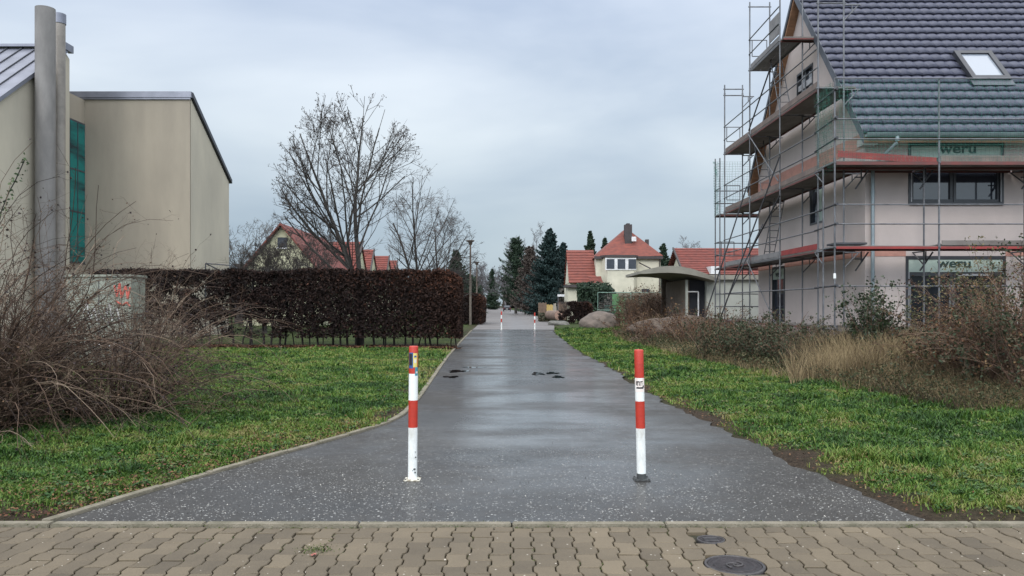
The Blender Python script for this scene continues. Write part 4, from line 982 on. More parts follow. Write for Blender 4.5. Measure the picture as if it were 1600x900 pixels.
for k in range(n + 1):
    u = k / n; x = xa + (xb - xa) * u; c = math.sin(math.pi * min(1, u ** .8 * .92 + .04)); 
    yf = 38.6 - 1.9 * math.sin(math.pi * (u * .5)) ** .8; zt = ZP(423, 38) + .30 * math.sin(math.pi * min(1, u * 1.05 + .0)) * (1 - .25 * u) - .42 * u ** 2; zb = zt - .10 - .22 * c
    V += [(x, yf, zb), (x, yf - .05, zt), (x, 43.5, zt), (x, 43.5, zb)]
fs = []
for k in range(n):
    b0 = 4 * k
    for i in range(4): fs.append((b0 + i, b0 + (i + 1) % 4, b0 + 4 + (i + 1) % 4, b0 + 4 + i))
fs += [(0, 1, 2, 3), (4 * n + 3, 4 * n + 2, 4 * n + 1, 4 * n)]
mb.add(V, fs, 0, False); mb.build('canopy', CAN, th)
mb = MB(); mb.box(XP(1104, 38) - .3, 16.6, 37.8, 44.1, gz_, gz_ + .22); mb.build('roof', CAN, th)
mb = MB(); mb.box(XP(1035, 43.2), XP(1078, 43.2), 43.3, 43.5, 0, ZP(430, 43)); mb.build('back_wall', BRW, th)

# ------------------------------------------------------------------ tree and shrub generators
def unit(v): return v / (np.linalg.norm(v) + 1e-9)
def perp(d, r):
    a = np.cross(d, r.normal(size=3)); return unit(a)
def grow(out, tips, p, d, L, rad, lv, mx, r, o):
    n = max(3, int(o['seg'] * (1 - .15 * lv))); st = L / n; rr = rad
    end = rad * (.10 if lv == 0 else .42 if lv < mx else .35)
    nch = o['nch'][lv] if lv < mx else 0
    spots = sorted(r.uniform(o['start'][min(lv, len(o['start']) - 1)], .97, nch)) if nch else []
    si = 0
    for i in range(n):
        d = unit(d + r.normal(size=3) * o['wig'] + np.array([0, 0, o['up'][min(lv, len(o['up']) - 1)]]))
        q = p + d * st; r2 = rad + (end - rad) * (i + 1) / n
        if 'env' in o:
            ex, ey, ez, ax_, az_ = o['env']; k_ = ((q[0] - ex) / ax_) ** 2 + ((q[1] - ey) / ax_) ** 2 + ((q[2] - ez) / az_) ** 2
            if k_ > (1.0 if lv < 3 else 1.15) * r.uniform(.85, 1.2) and (lv > 0 or q[2] > o['env'][2]): tips.append(p); return
            if lv == 0 and q[2] > ez: r2 = min(r2, o['rmin'] + .12 * max(0, 1 - k_)); rr = min(rr, r2 * 1.3)
            if lv > 0: r2 = min(r2, o['rmin'] + .055 * max(0, 1 - k_) ** .9); rr = min(rr, max(r2, o['rmin'] * 1.2) * 1.25)
        if 'env' in o and lv == 0: r2 = min(r2, .012 + .13 * max(0, 1 - (q[2] - o['env'][2]) / o['env'][4]) ); rr = min(rr, r2 * 1.35 + .002)
        out[min(lv, 9)].append((*p, *q, rr, r2))
        while si < len(spots) and spots[si] * n <= i + 1:
            t_ = spots[si]; si += 1
            ang = R(r.normal(o['ang'][min(lv, len(o['ang']) - 1)], 8)); ax = perp(d, r)
            cd = unit(d * math.cos(ang) + np.cross(ax, d) * math.sin(ang))
            fr = (t_ * n - i); pp = p + (q - p) * min(1, max(0, fr))
            grow(out, tips, pp, cd, L * o['ratio'][min(lv, len(o['ratio']) - 1)] * (1.15 - .65 * t_) * r.uniform(.75, 1.2), max(r2 * o['rr'], o['rmin']), lv + 1, mx, r, o)
        p = q; rr = r2
    if lv >= mx - 1: tips.append(p)
def bare_tree(name, label, cat, base, top, o, seed, lean=(0, 0, 1), rad=.1, group=None, buds=0, split=1, barkm=None, twigm=None, limb_levels=3, budm=None, clear=0.0, mx=4):
    r = np.random.RandomState(seed); x, y = base; z0 = gzz(x, y)
    th = thing(name, label, cat, (x, y, z0), group)
    out = {i: [] for i in range(10)}; tips = []
    p = np.array([x, y, z0 - .05]); L0 = top - z0
    if clear:
        q = p + np.array([lean[0] * clear, lean[1] * clear, clear]); out[0].append((*p, *q, rad * 1.25, rad)); p = q; L0 -= clear
    for k in range(split):
        sgn_ = -1 if k % 2 else 1
        d = unit(np.array(lean, float) + (np.array([sgn_ * r.uniform(.2, .28), r.normal() * .2, 0]) if split > 1 and k else 0))
        grow(out, tips, p, d, L0 * (1.0 if k == 0 else r.uniform(.75, .95)), rad * (1 if split == 1 else .75), 0, mx, r, o)
    thick = sum((out[i] for i in range(limb_levels)), []); thin = sum((out[i] for i in range(limb_levels, 10)), [])
    link('trunk', segs_mesh('trunk', thick, 7), barkm or BARK, th)
    if thin: cr_ = link('crown', segs_mesh('crown', thin, 3), twigm or TWIG, th)
    if buds and tips:
        tp = np.array(tips); tp = tp[r.rand(len(tp)) < .3]; tp = np.repeat(tp, 3, 0) + r.normal(size=(len(tp) * 3, 3)) * buds * .9
        link('buds', leaves_mesh('buds', tp, buds, r), budm or BUD, cr_)
    return th
BARK = mat('dark wet bark', (.052, .046, .040), (.026, .024, .021), scale=8, rough=.9, bump=.6, bscale=30)
TWIG = mat('bare twigs', (.060, .048, .042), (.036, .030, .028), scale=3, rough=.9)
BUD = mat('seed clusters', (.055, .040, .032), (.03, .024, .02), scale=3, rough=.9)
TWIGR = mat('reddish twigs', (.10, .068, .055), (.055, .040, .034), scale=3, rough=.9)
GTW = mat('grey pale twigs', (.13, .115, .10), (.08, .07, .062), scale=3, rough=.9)
om = dict(env=(XP(549, 28.2), 28.2, 5.15, 2.62, 3.85), seg=10, nch=[18, 9, 6, 3], start=[.02, .10, .15], ang=[40, 36, 40, 42], ratio=[.66, .45, .40, .5], rr=.48, rmin=.007, wig=.05, up=[.05, .06, .05, .03])
bare_tree('maple_tree', 'tall bare maple with dark forked trunk and upswept limbs rising from the hedge', 'tree', (XP(562, 28.2), 28.2), 9.0, om, 8, (.02, 0, 1), .14, buds=.030, split=2, clear=1.6)
ob = dict(seg=9, nch=[16, 9, 7, 3], start=[.1, .15, .15], ang=[38, 42, 42, 42], ratio=[.60, .45, .45, .5], rr=.5, rmin=.005, wig=.07, up=[.05, .01, -.01, -.05])
bare_tree('birch_tree', 'slender bare tree with drooping fine twigs right of the big maple', 'tree', (XP(655, 36), 36), 8.0, dict(ob, env=(XP(662, 36), 36, 4.5, 1.75, 3.6)), 11, (.0, 0, 1), .10, twigm=TWIGR, split=2, clear=1.2)
bare_tree('birch_tree', 'wide low bare tree reaching right towards the tall lamp post', 'tree', (XP(668, 38), 38), 6.8, dict(ob, ang=[48, 44, 42, 42], env=(XP(696, 38), 38, 3.4, 2.1, 2.9)), 12, (.30, 0, .9), .09, twigm=TWIG, split=2, clear=.8)
oo = dict(seg=7, nch=[14, 9, 6, 3], start=[.05, .1, .15], ang=[42, 42, 42, 42], ratio=[.62, .48, .45, .5], rr=.5, rmin=.008, wig=.09, up=[.04, .05, .05, 0])
for px, Y_, py, sd, lab in ((392, 46, 352, 21, 'pale bare tree beside the end wall of the big rendered building'), (490, 42, 368, 22, 'bare garden tree in front of the yellow house gable'), (455, 44, 385, 23, 'low bushy bare tree below the yellow house window'), (414, 40, 396, 24, 'small bare tree at the left foot of the yellow gable')):
    bare_tree('bare_tree', lab, 'tree', (XP(px, Y_), Y_), ZP(py, Y_), oo, sd, (0, 0, 1), .09, twigm=GTW if sd in (21,) else TWIG, split=2, clear=.6, group='bare garden trees behind the hedge')

# ------------------------------------------------------------------ hedge of clipped beech with bare feet
HLF = mat('dry hedge leaves', (1, 1, 1), rough=.85, attr='tint', ramp=[(.008, .006, .006), (.016, .010, .009), (.036, .019, .014), (.095, .038, .022)], spec=.2)
HST = mat('hedge stems', (.035, .030, .028), (.018, .016, .016), scale=6, rough=.95)
def hedge(name, label, x0, x1, y0, y1, h, nl, ls, seed, gap=.35, nst=34, edge=1.0):
    r = np.random.RandomState(seed)
    th = thing(name, label, 'hedge', ((x0 + x1) / 2, y0, 0))
    # leaf shell with uneven density, thinner at the foot
    n = nl; c = np.empty((n, 3)); k = r.rand(n)
    c[:, 0] = r.uniform(x0, x1, n); c[:, 1] = r.uniform(y0, y1, n)
    hl = h + (fbm(c[:, 0], c[:, 1], 1.7, seed) - .5) * .22 + (fbm(c[:, 0], c[:, 1], 7, seed) - .5) * .12
    c[:, 2] = gap + (hl - gap) * r.rand(n) ** .8
    face = k < .48; c[face, 1] = y0 + np.abs(r.normal(size=face.sum())) * .12 + (fbm(c[face, 0], c[face, 2], 1.2, seed + 3) - .4) * .25
    tp = (k > .48) & (k < .62); c[tp, 2] = hl[tp] - np.abs(r.normal(size=tp.sum())) * .08
    sd_ = (k > .62) & (k < .72); c[sd_, 0] = x1 - np.abs(r.normal(size=sd_.sum())) * .12
    # density: leafier towards the right, more open on the left and low down
    u = (c[:, 0] - x0) / (x1 - x0); low = sst(gap, gap + .9, c[:, 2])
    dn = fbm(c[:, 0], c[:, 2], 2.4, seed + 5); thr = .62 - .42 * sst(.35, .95, u) * edge - .2 * low - .12 * sst(h - .5, h, c[:, 2])
    cx_ = np.clip((c[:, 0] - (x1 - .7)) / .7, 0, 1); cz_ = np.clip((c[:, 2] - (h - .6)) / .6, 0, 1)
    keep = (dn > thr) & (cx_ ** 2 + cz_ ** 2 < 1.05 + .25 * r.rand(len(c))); c = c[keep]
    tn = np.clip(.15 + .22 * sst(.75, 1, (c[:, 0] - x0) / (x1 - x0)) + .35 * r.rand(len(c)) + .45 * sst(.5, 1, c[:, 2] / h) * sst(.2, 1, (c[:, 0] - x0) / (x1 - x0)) * r.rand(len(c)) + .3 * (r.rand(len(c)) > .93), 0, 1)
    link('foliage', leaves_mesh('foliage', c, r.uniform(ls * .6, ls * 1.2, len(c)), r, tint=tn), HLF, th)
    tw = []
    for i in range(nst):
        x = x0 + (x1 - x0) * (i + .5) / nst + r.normal() * .06; y = (y0 + y1) / 2 + r.normal() * .12; p = np.array([x, y, -.02]); d = np.array([r.normal() * .05, 0, 1.]); sg = []; rr = r.uniform(.022, .045)
        for s_ in range(8):
            d = unit(d + r.normal(size=3) * .07); q = p + d * (h - .15) / 8; sg.append((*p, *q, rr, rr * .88)); rr *= .88
            if s_ > 0:
                for _ in range(9):
                    e_ = unit(np.array([r.normal(), r.normal() * .8, r.uniform(.1, 1.2)])); a = p + (q - p) * r.rand()
                    for _k in range(3):
                        b_ = a + e_ * r.uniform(.12, .22); tw.append((*a, *b_, .007 - .0015 * _k, .005 - .0015 * _k)); a = b_; e_ = unit(e_ + r.normal(size=3) * .35 + np.array([0, 0, .15]))
                        if r.rand() < .8: f_ = unit(e_ + r.normal(size=3) * .7); tw.append((*a, *(a + f_ * .18), .004, .003))
            p = q
        link('stem', segs_mesh('stem', sg, 6), HST, th)
    for _ in range(int(130 * (x1 - x0))):      # fine shoots standing proud of the clipped top
        a = np.array([r.uniform(x0, x1), r.uniform(y0, y1), h - .12]); b_ = a + np.array([r.normal() * .06, r.normal() * .06, r.uniform(.08, .24)]); tw.append((*a, *b_, .005, .003))
    link('twigs', segs_mesh('twigs', tw, 3), HST, th)
hedge('beech_hedge', 'long dark brown clipped hedge with bare stems at its foot, left of the path', -14.0, -1.72, 26.5, 27.9, 2.62, 95000, .052, 31, nst=46)
hedge('garden_hedge', 'shorter reddish brown hedge farther along the left of the street', -6.5, -2.15, 58, 66, 2.3, 26000, .10, 33, gap=.1, nst=8)
hedge('garden_hedge', 'dark trimmed hedge between the boulder and the wooden fence', XP(874, 60), XP(926, 60), 60, 62, ZP(472, 60), 9000, .09, 34, gap=.02, nst=6)
# leaf litter under the hedge
r = np.random.RandomState(4)
n = 16000; c = np.stack([r.uniform(-14, -1.7, n), 26.15 + np.abs(r.normal(size=n)) * .55, np.zeros(n)], 1)
n2_ = 2600; yy = 5.3 + np.abs(r.normal(size=n2_)) * 2.4; c2 = np.stack([lx(yy) - np.abs(r.normal(size=n2_)) * .5 - .08, yy, np.zeros(n2_)], 1)
n3_ = 1300; yy = 5.3 + r.rand(n3_) * 11; c3 = np.stack([rx(yy) + np.abs(r.normal(size=n3_)) * .4, yy, np.zeros(n3_)], 1)
sz = np.concatenate([r.uniform(.03, .06, n), r.uniform(.007, .019, n2_), r.uniform(.008, .018, n3_)])
c = np.concatenate([c, c2, c3]); c[:, 2] = gz(c[:, 0], c[:, 1]) + .012 + r.rand(len(c)) * .03
nr = rand_unit(len(c), r) * .5 + np.array([0, 0, 1]); nr /= np.linalg.norm(nr, axis=1)[:, None]
LIT = mat('fallen leaves', (1, 1, 1), rough=.85, attr='tint', ramp=[(.025, .013, .009), (.060, .027, .015), (.12, .048, .024), (.17, .10, .05)], spec=.3)
tag(link('fallen_leaves', leaves_mesh('fallen_leaves', c, sz, r, nrm=nr), LIT), 'brown fallen leaves along the hedge foot and the path edges', 'leaves', kind='stuff')

# ------------------------------------------------------------------ grass
def grass(name, label, n, X0, X1, Y0, Y1, side, seed, hmul=1.0):
    r = np.random.RandomState(seed)
    # sample with density falling with distance
    y = Y0 * (Y1 / Y0) ** r.rand(n); 
    if side < 0: lim = lx(y); x = lim - .04 - (lim - np.maximum(X0, -0.70 * y - 2.6)) * r.rand(n)
    else: lim = rx(y); x = lim + .02 + (np.minimum(X1, .70 * y + 2.6) - lim) * r.rand(n)
    dens = fbm(x, y, 1.6, 60) * .6 + fbm(x, y, 6, 61) * .4
    s_ = soil(x, y); s_ = np.where(y > 26, 0, s_)
    keep = (r.rand(n) > s_ * 1.08) & (dens + r.rand(n) * .42 > .56) & (y > 5.26) & (x < wbx(y) + 1.7)
    keep &= ~((y > 26.0) & (y < 28.4) & (x < -1.7))
    x, y, dens = x[keep], y[keep], dens[keep]; n = len(x)
    tuft = sst(.56, .78, fbm(x, y, 2.7, 64)); 
    h = (.014 + .028 * r.rand(n) ** 2 + .075 * tuft * r.rand(n)) * hmul * (1 + .02 * np.minimum(y, 30))
    wd = .0018 + .00055 * y * r.uniform(.6, 1.3, n)
    a = r.rand(n) * 2 * np.pi; ux, uy = np.cos(a), np.sin(a); b_ = r.rand(n) * 2 * np.pi; ln = h * r.uniform(.2, 1.0, n); dx, dy = np.cos(b_) * ln, np.sin(b_) * ln
    z = gz(x, y) - .005
    P0 = np.stack([x - ux * wd, y - uy * wd, z], 1); P1 = np.stack([x + ux * wd, y + uy * wd, z], 1)
    P2 = np.stack([x + ux * wd * .8 + dx * .35, y + uy * wd * .8 + dy * .35, z + h * .6], 1); P3 = np.stack([x - ux * wd * .8 + dx * .35, y - uy * wd * .8 + dy * .35, z + h * .6], 1)
    P4 = np.stack([x + ux * wd * .1 + dx, y + uy * wd * .1 + dy, z + h * (1 - .3 * r.rand(n))], 1); P5 = np.stack([x - ux * wd * .1 + dx, y - uy * wd * .1 + dy, P4[:, 2]], 1)
    V = np.stack([P0, P1, P2, P3, P4, P5], 1).reshape(-1, 3); i = np.arange(n)[:, None] * 6
    Fq = np.concatenate([i + np.array([0, 1, 2, 3]), i + np.array([3, 2, 4, 5])])
    patch = fbm(x, y, .8, 71) * .5 + fbm(x, y, 3.3, 72) * .5
    tn = np.clip((patch - .5) * 1.9 + .42 + r.normal(size=n) * .17 - .14 * tuft + .30 * sst(.5, .8, fbm(x, y, 2.1, 75)) * (r.rand(n) > .4) + .45 * (r.rand(n) > .985) + .35 * s_[keep], 0, 1)
    tag(link(name, np_mesh(name, V, Fq, np.repeat(tn, 6)), GRS), label, 'grass', kind='stuff')
GRS = mat('grass blades', (1, 1, 1), rough=.55, attr='tint', ramp=[(.016, .042, .009), (.035, .088, .013), (.075, .142, .020), (.130, .168, .032), (.19, .165, .065)], spec=.25)
grass('grass', 'short lush lawn between the left path edge and the hedge', 520000, -22, 0, 5.25, 26.6, -1, 41)
grass('grass', 'uneven grass verge between the path and the dry weeds on the right', 450000, 0, 9, 5.25, 48, 1, 42, 1.15)

CLV = leafm('lawn weed leaves', (.014, .040, .010), (.028, .070, .016), (.055, .10, .028), (.12, .12, .05))
r = np.random.RandomState(90)
def lawn_weeds(side, label, n, seed):
    r = np.random.RandomState(seed); y = 5.4 * (24 / 5.4) ** r.rand(n)
    x = (lx(y) - .15 - 7 * r.rand(n) ** 1.2 * y / 9) if side < 0 else (rx(y) + .25 + (wbx(y) - rx(y)) * r.rand(n))
    k = (np.abs(x) < .68 * y + .5) & (x < wbx(y)); x, y = x[k], y[k]; m = 11; a_ = r.rand(len(x), m) * 6.28; q = r.rand(len(x), m) ** .5 * r.uniform(.02, .07, len(x))[:, None]
    X = (x[:, None] + np.cos(a_) * q).ravel(); Yy = (y[:, None] + np.sin(a_) * q).ravel(); c = np.stack([X, Yy, gz(X, Yy) + .012 + .03 * r.rand(len(X))], 1)
    nr = rand_unit(len(c), r) * .55 + np.array([0, 0, 1]); nr /= np.linalg.norm(nr, axis=1)[:, None]
    tag(link('lawn_weeds', leaves_mesh('lawn_weeds', c, np.repeat(r.uniform(.008, .019, len(x)), m) * (1 + .03 * Yy), r, nrm=nr, aspect=.55, tint=np.repeat(r.rand(len(x)), m)), CLV), label, 'weeds', kind='stuff')
lawn_weeds(-1, 'small broad leaved weeds among the grass of the left lawn', 1500, 91); lawn_weeds(1, 'small broad leaved weeds among the grass of the right verge', 1300, 92)
# ------------------------------------------------------------------ left rose bush: arching thorny canes with hips
CANE = mat('grey brown canes', (1, 1, 1), rough=.85, attr='tint', ramp=[(.022, .012, .008), (.055, .031, .019), (.105, .062, .038), (.23, .17, .12)])
HIP = mat('dark rose hips', (.030, .012, .012), (.015, .010, .010), scale=8, rough=.5)
def bramble(name, label, cat, cx, cy, rx_, h, ncane, seed, m, side=8, sub=3, r0=.008, leaf=None, leafn=0, leafs=.02, group=None, spread=1.0, hips=0, start=.35, droop=.11, up=(.5, 1.6)):
    r = np.random.RandomState(seed); z0 = gzz(cx, cy)
    th = thing(name, label, cat, (cx, cy, z0), group)
    sg = []; tn = []; tips = []; lf = []
    for c in range(ncane):
        a = r.rand() * 2 * np.pi; q = r.rand() ** .5 * rx_ * start; p = np.array([cx + np.cos(a) * q, cy + np.sin(a) * q, z0 - .03])
        a += r.normal() * .5; out_ = r.uniform(.15, 1.1) * spread
        d = unit(np.array([np.cos(a) * out_, np.sin(a) * out_, r.uniform(*up)])); Lc = h * r.uniform(.7, 1.35) + rx_ * .35 * r.rand(); n = 13; st = Lc / n; rad = r0 * r.uniform(.6, 1.3); tone = np.clip(r.normal(.42, .3), 0, 1)
        for i in range(n):
            d = unit(d + r.normal(size=3) * .09 + np.array([0, 0, -droop * (i / n) * 1.6])); e_ = p + d * st
            if e_[2] < z0 + .04: d[2] = abs(d[2]); e_ = p + d * st
            rr = rad * (1 - .7 * i / n); sg.append((*p, *e_, rr, rr * .94)); tn.append(tone)
            if i > 1:
                for _ in range(r.poisson(side / 10)):
                    b_ = p + (e_ - p) * r.rand(); f_ = unit(d * .7 + rand_unit(1, r)[0] * .9); l2 = r.uniform(.15, .45) * h * .28
                    for s_ in range(3):
                        f_ = unit(f_ + r.normal(size=3) * .2 + np.array([0, 0, .03])); g_ = b_ + f_ * l2 / 2; sg.append((*b_, *g_, rr * .5, rr * .38)); tn.append(tone)
                        for _2 in range(r.poisson(sub / 3)):
                            k_ = unit(f_ + rand_unit(1, r)[0]); e2 = g_ + k_ * r.uniform(.04, .14) * h * .45; sg.append((*g_, *e2, rr * .3, rr * .2)); tn.append(min(1, tone + .15)); lf.append(e2)
                        b_ = g_
                    tips.append(b_); lf.append(b_)
            p = e_
        tips.append(p)
    root = link('canes', segs_mesh('canes', sg, 3, np.array(tn)), m, th)
    if hips:
        tp = np.array(tips)[r.rand(len(tips)) < hips]; tp = tp + r.normal(size=tp.shape) * .012
        tag(link('rose_hips', leaves_mesh('rose_hips', np.repeat(tp, 3, 0), (.015), r, aspect=.9), HIP, th), kind='stuff')
    if leaf is not None and leafn:
        L_ = np.array(lf); L_ = L_[r.randint(0, len(L_), leafn)] + r.normal(size=(leafn, 3)) * leafs * 1.4
        link('leaves', leaves_mesh('leaves', L_, leafs * r.uniform(.6, 1.3, leafn), r), leaf, th)
    return th
DRYL = leafm('withered leaves', (.035, .020, .014), (.075, .042, .024), (.13, .075, .04))
bramble('rose_bush', 'large tangled leafless rose bush with arching canes at the left edge', 'bush', -6.15, 8.9, 1.35, 2.25, 470, 51, CANE, side=9, sub=3, r0=.0085, leaf=DRYL, leafn=7000, leafs=.012, hips=.17, spread=1.1, droop=.16)
bramble('rose_bush', 'sparser outer rose bush with long thin canes in front of the utility cabinet', 'bush', -5.15, 10.2, 1.3, 1.75, 260, 52, CANE, side=8, sub=3, r0=.007, hips=.22, spread=1.3, droop=.17)
bramble('rose_bush', 'pale twiggy bush growing beside the right side of the utility cabinet', 'bush', XP(215, 15.5), 15.5, 1.1, 2.0, 90, 53, CANE, side=10, sub=4, r0=.008, spread=.9, droop=.10)
# leafy shoot standing above the bush
th = thing('climbing_shoot', 'thin shoot with small green leaves sticking up above the rose bush', 'plant', (XP(2, 8.6), 8.6, 0))
pts = [P(-14, 420, 8.6), P(-6, 370, 8.6), P(2, 330, 8.6), P(14, 300, 8.6), P(24, 282, 8.6), P(33, 262, 8.6), P(39, 248, 8.6)]
base = [Vector((pts[0].x - .1, 8.6, 0)), Vector((pts[0].x - .06, 8.6, .9))]
mb = MB(); mb.path(base + pts, .006, 5); mb.build('stem', HST, th)
GL = leafm('small green leaves', (.020, .045, .020), (.045, .075, .030), (.08, .11, .05))
r = np.random.RandomState(3); c = []
for a, b_ in zip(pts[1:-1], pts[2:]):
    for k in range(14): c.append(np.array(a.lerp(b_, r.rand())) + r.normal(size=3) * .030)
link('leaves', leaves_mesh('leaves', np.array(c), .021, r), GL, th)

# ------------------------------------------------------------------ right side weeds and bushes
DRY = mat('dry stalks', (1, 1, 1), rough=.85, attr='tint', ramp=[(.035, .025, .014), (.10, .070, .036), (.20, .145, .075), (.36, .28, .155)])
def stalks(name, label, n, seed, f_pos, hl, kind='stuff'):
    r = np.random.RandomState(seed); x, y, hs = f_pos(r, n); n = len(x); z = gz(x, y)
    sg = np.empty((n * 3, 8)); p = np.stack([x, y, z - .02], 1); d = np.stack([r.normal(size=n) * .16, r.normal(size=n) * .16, np.ones(n)], 1); h = hs * r.uniform(*hl, n)
    rr = .0022 + .00022 * y
    for s_ in range(3):
        d = d + np.stack([r.normal(size=n) * .16, r.normal(size=n) * .16, -r.rand(n) * .15], 1); q = p + d * (h / 3)[:, None]
        sg[s_ * n:(s_ + 1) * n] = np.concatenate([p, q, (rr * (1 - .25 * s_))[:, None], (rr * (1 - .25 * (s_ + 1)))[:, None]], 1); p = q
    tn = np.clip(np.tile(r.normal(.5, .28, n) + (fbm(x, y, 1.2, 5) - .5) * 1.6, 3), 0, 1)
    tag(link(name, segs_mesh(name, sg, 3, tn), DRY), label, 'weeds', kind=kind)
def posA(r, n):
    y = 10.2 * (42 / 10.2) ** r.rand(n); x = wbx(y) - .25 + np.abs(r.normal(size=n)) * 1.1 + .15 * r.normal(size=n)
    k = (fbm(x, y, 1.1, 88) + r.rand(n) * .35 > .5) & (x < .72 * y); hs = .22 + .42 * sst(0, 1.6, x - wbx(y)) * (.5 + fbm(x, y, .7, 89)); return x[k], y[k], hs[k]
stalks('dry_weeds', 'brown and straw coloured dry weeds in a strip before the scaffolding', 21000, 61, posA, (.35, 1.15))
def posB(r, n):
    y = r.uniform(14.2, 17.0, n); x = XP(r.uniform(1235, 1560, n), y); hs = np.full(n, .72); pxx = x / y * F + 800; k = (fbm(x, y, 1.6, 98) + r.rand(n) * .5 > .55 + .35 * (1 - sst(1235, 1330, pxx)) + .35 * sst(1460, 1560, pxx)); hs = hs * (.55 + .6 * fbm(x, y, 1.3, 99)) * 1.1; return x[k], y[k], hs[k]
stalks('dry_grass', 'tall straw coloured dry grass below the house windows', 13000, 62, posB, (.4, 1.2))
WDL = leafm('weed leaves', (.014, .024, .010), (.035, .048, .018), (.070, .070, .030), (.12, .085, .045))
r = np.random.RandomState(66); n = 30000; y = 10.0 * (40 / 10.0) ** r.rand(n); x = wbx(y) - .35 + np.abs(r.normal(size=n)) * 1.2; k = (fbm(x, y, 1.5, 188) + r.rand(n) * .3 > .52) & (x < .72 * y); x, y = x[k], y[k]
hh_ = .10 + .38 * fbm(x, y, 1.9, 189); c = np.stack([x, y, gz(x, y) + hh_ * r.rand(len(x)) ** .8], 1)
tag(link('weed_leaves', leaves_mesh('weed_leaves', c, (.010 + .0007 * y) * r.uniform(.6, 1.5, len(x)), r, aspect=.45), WDL), 'low green and brown leafy weeds at the foot of the dry stalks', 'weeds', kind='stuff')
DKG = leafm('dark bramble leaves', (.012, .020, .010), (.028, .042, .018), (.055, .065, .035), (.10, .05, .03))
OLV = leafm('olive shrub leaves', (.030, .035, .012), (.070, .070, .026), (.12, .11, .045), (.17, .13, .06))
RUS = leafm('rusty leaves', (.030, .015, .010), (.075, .034, .018), (.13, .062, .030), (.17, .11, .05))
HOL = leafm('glossy evergreen leaves', (.010, .020, .010), (.024, .040, .017), (.05, .068, .030), rough=.4)
CANB = mat('brown red stems', (1, 1, 1), rough=.85, attr='tint', ramp=[(.045, .026, .018), (.085, .048, .032), (.14, .085, .055), (.24, .17, .12)])
for px, Y_, hh, rr_, nc, m_, ln, lsz, sd, lab in (
    (1215, 18.4, .75, .9, 90, DKG, 9500, .026, 71, 'dark leafy bramble mound in the middle of the weed strip'),
    (1150, 20.5, .8, 1.1, 90, DKG, 4500, .030, 72, 'dark green brown bramble below the raking scaffold props'),
    (1270, 17.0, .55, .8, 60, DKG, 3000, .025, 73, 'low bramble clump left of the tall straw grass'),
    (1050, 28, .95, 1.7, 100, RUS, 2500, .028, 74, 'rusty brown scrub in front of the earth heap'),
    (1115, 25, .9, 1.3, 90, RUS, 1800, .026, 75, 'reddish brown scrub right of the earth heap'),
    (1440, 14.6, .42, .8, 60, OLV, 1500, .020, 76, 'olive brown scrub at the foot of the ground floor window'),
    (1535, 12.9, .95, .65, 120, RUS, 6500, .020, 77, 'rusty twiggy shrub left of the tall bush at the right edge'),
    (1600, 12.0, 1.35, .80, 170, RUS, 10000, .020, 78, 'tall brown green bush at the right edge of the picture'),
    (1660, 11.2, 1.5, 1.0, 130, DKG, 9000, .024, 79, 'dark leafy bush cut off by the right edge'),
    (1610, 14.2, 1.6, .9, 130, OLV, 11000, .021, 80, 'tallest olive leafed bush covering the wall at the right edge'),
    (1500, 15.8, .62, .6, 70, RUS, 1200, .020, 81, 'red brown shrub standing before the ground floor glass'),
    (1000, 34, .7, 1.4, 70, RUS, 1200, .03, 82, 'low brown scrub beside the boulder')):
    x = XP(px, Y_); bramble('shrub', lab, 'shrub', x, Y_, rr_, hh, nc, sd, CANB, side=8, sub=3, r0=.0055 + .00018 * Y_, leaf=m_, leafn=ln, leafs=lsz, group='shrubs in the weed strip', spread=.9, start=.9, droop=.08)
bramble('evergreen_shrub', 'small upright evergreen shrub with glossy leaves before the downpipe', 'shrub', XP(1366, 15.6), 15.6, .42, 1.22, 46, 85, CANB, side=9, sub=3, r0=.008, leaf=HOL, leafn=4200, leafs=.030, spread=.32, start=.5, droop=.03, up=(1.2, 2.2))
# low pale weedy shrubs in the garden beyond
for px, Y_, hh, sd, lab in ((1040, 46, 1.5, 91, 'bare brown hedge shrubs below the curved canopy'), (1010, 50, 1.7, 92, 'tall grey brown bare shrub in front of the cream house'), (1000, 48, 1.2, 93, 'bare shrub beside the green fence panel'), (1062, 50, 1.6, 94, 'bare dark shrub left of the garage doorway'), (992, 46.5, 1.15, 95, 'bare shrub standing a little right of the boulder before the mesh fence'), (1025, 44, 1.5, 96, 'dense bare shrub under the tip of the curved canopy')):
    bramble('garden_shrub', lab, 'shrub', XP(px, Y_), Y_, 1.3, hh, 80, sd, CANB, side=9, sub=3, r0=.014, leaf=DRYL, leafn=3000, leafs=.04, spread=.5, start=.9, droop=.04, up=(1, 2), group='bare garden shrubs')

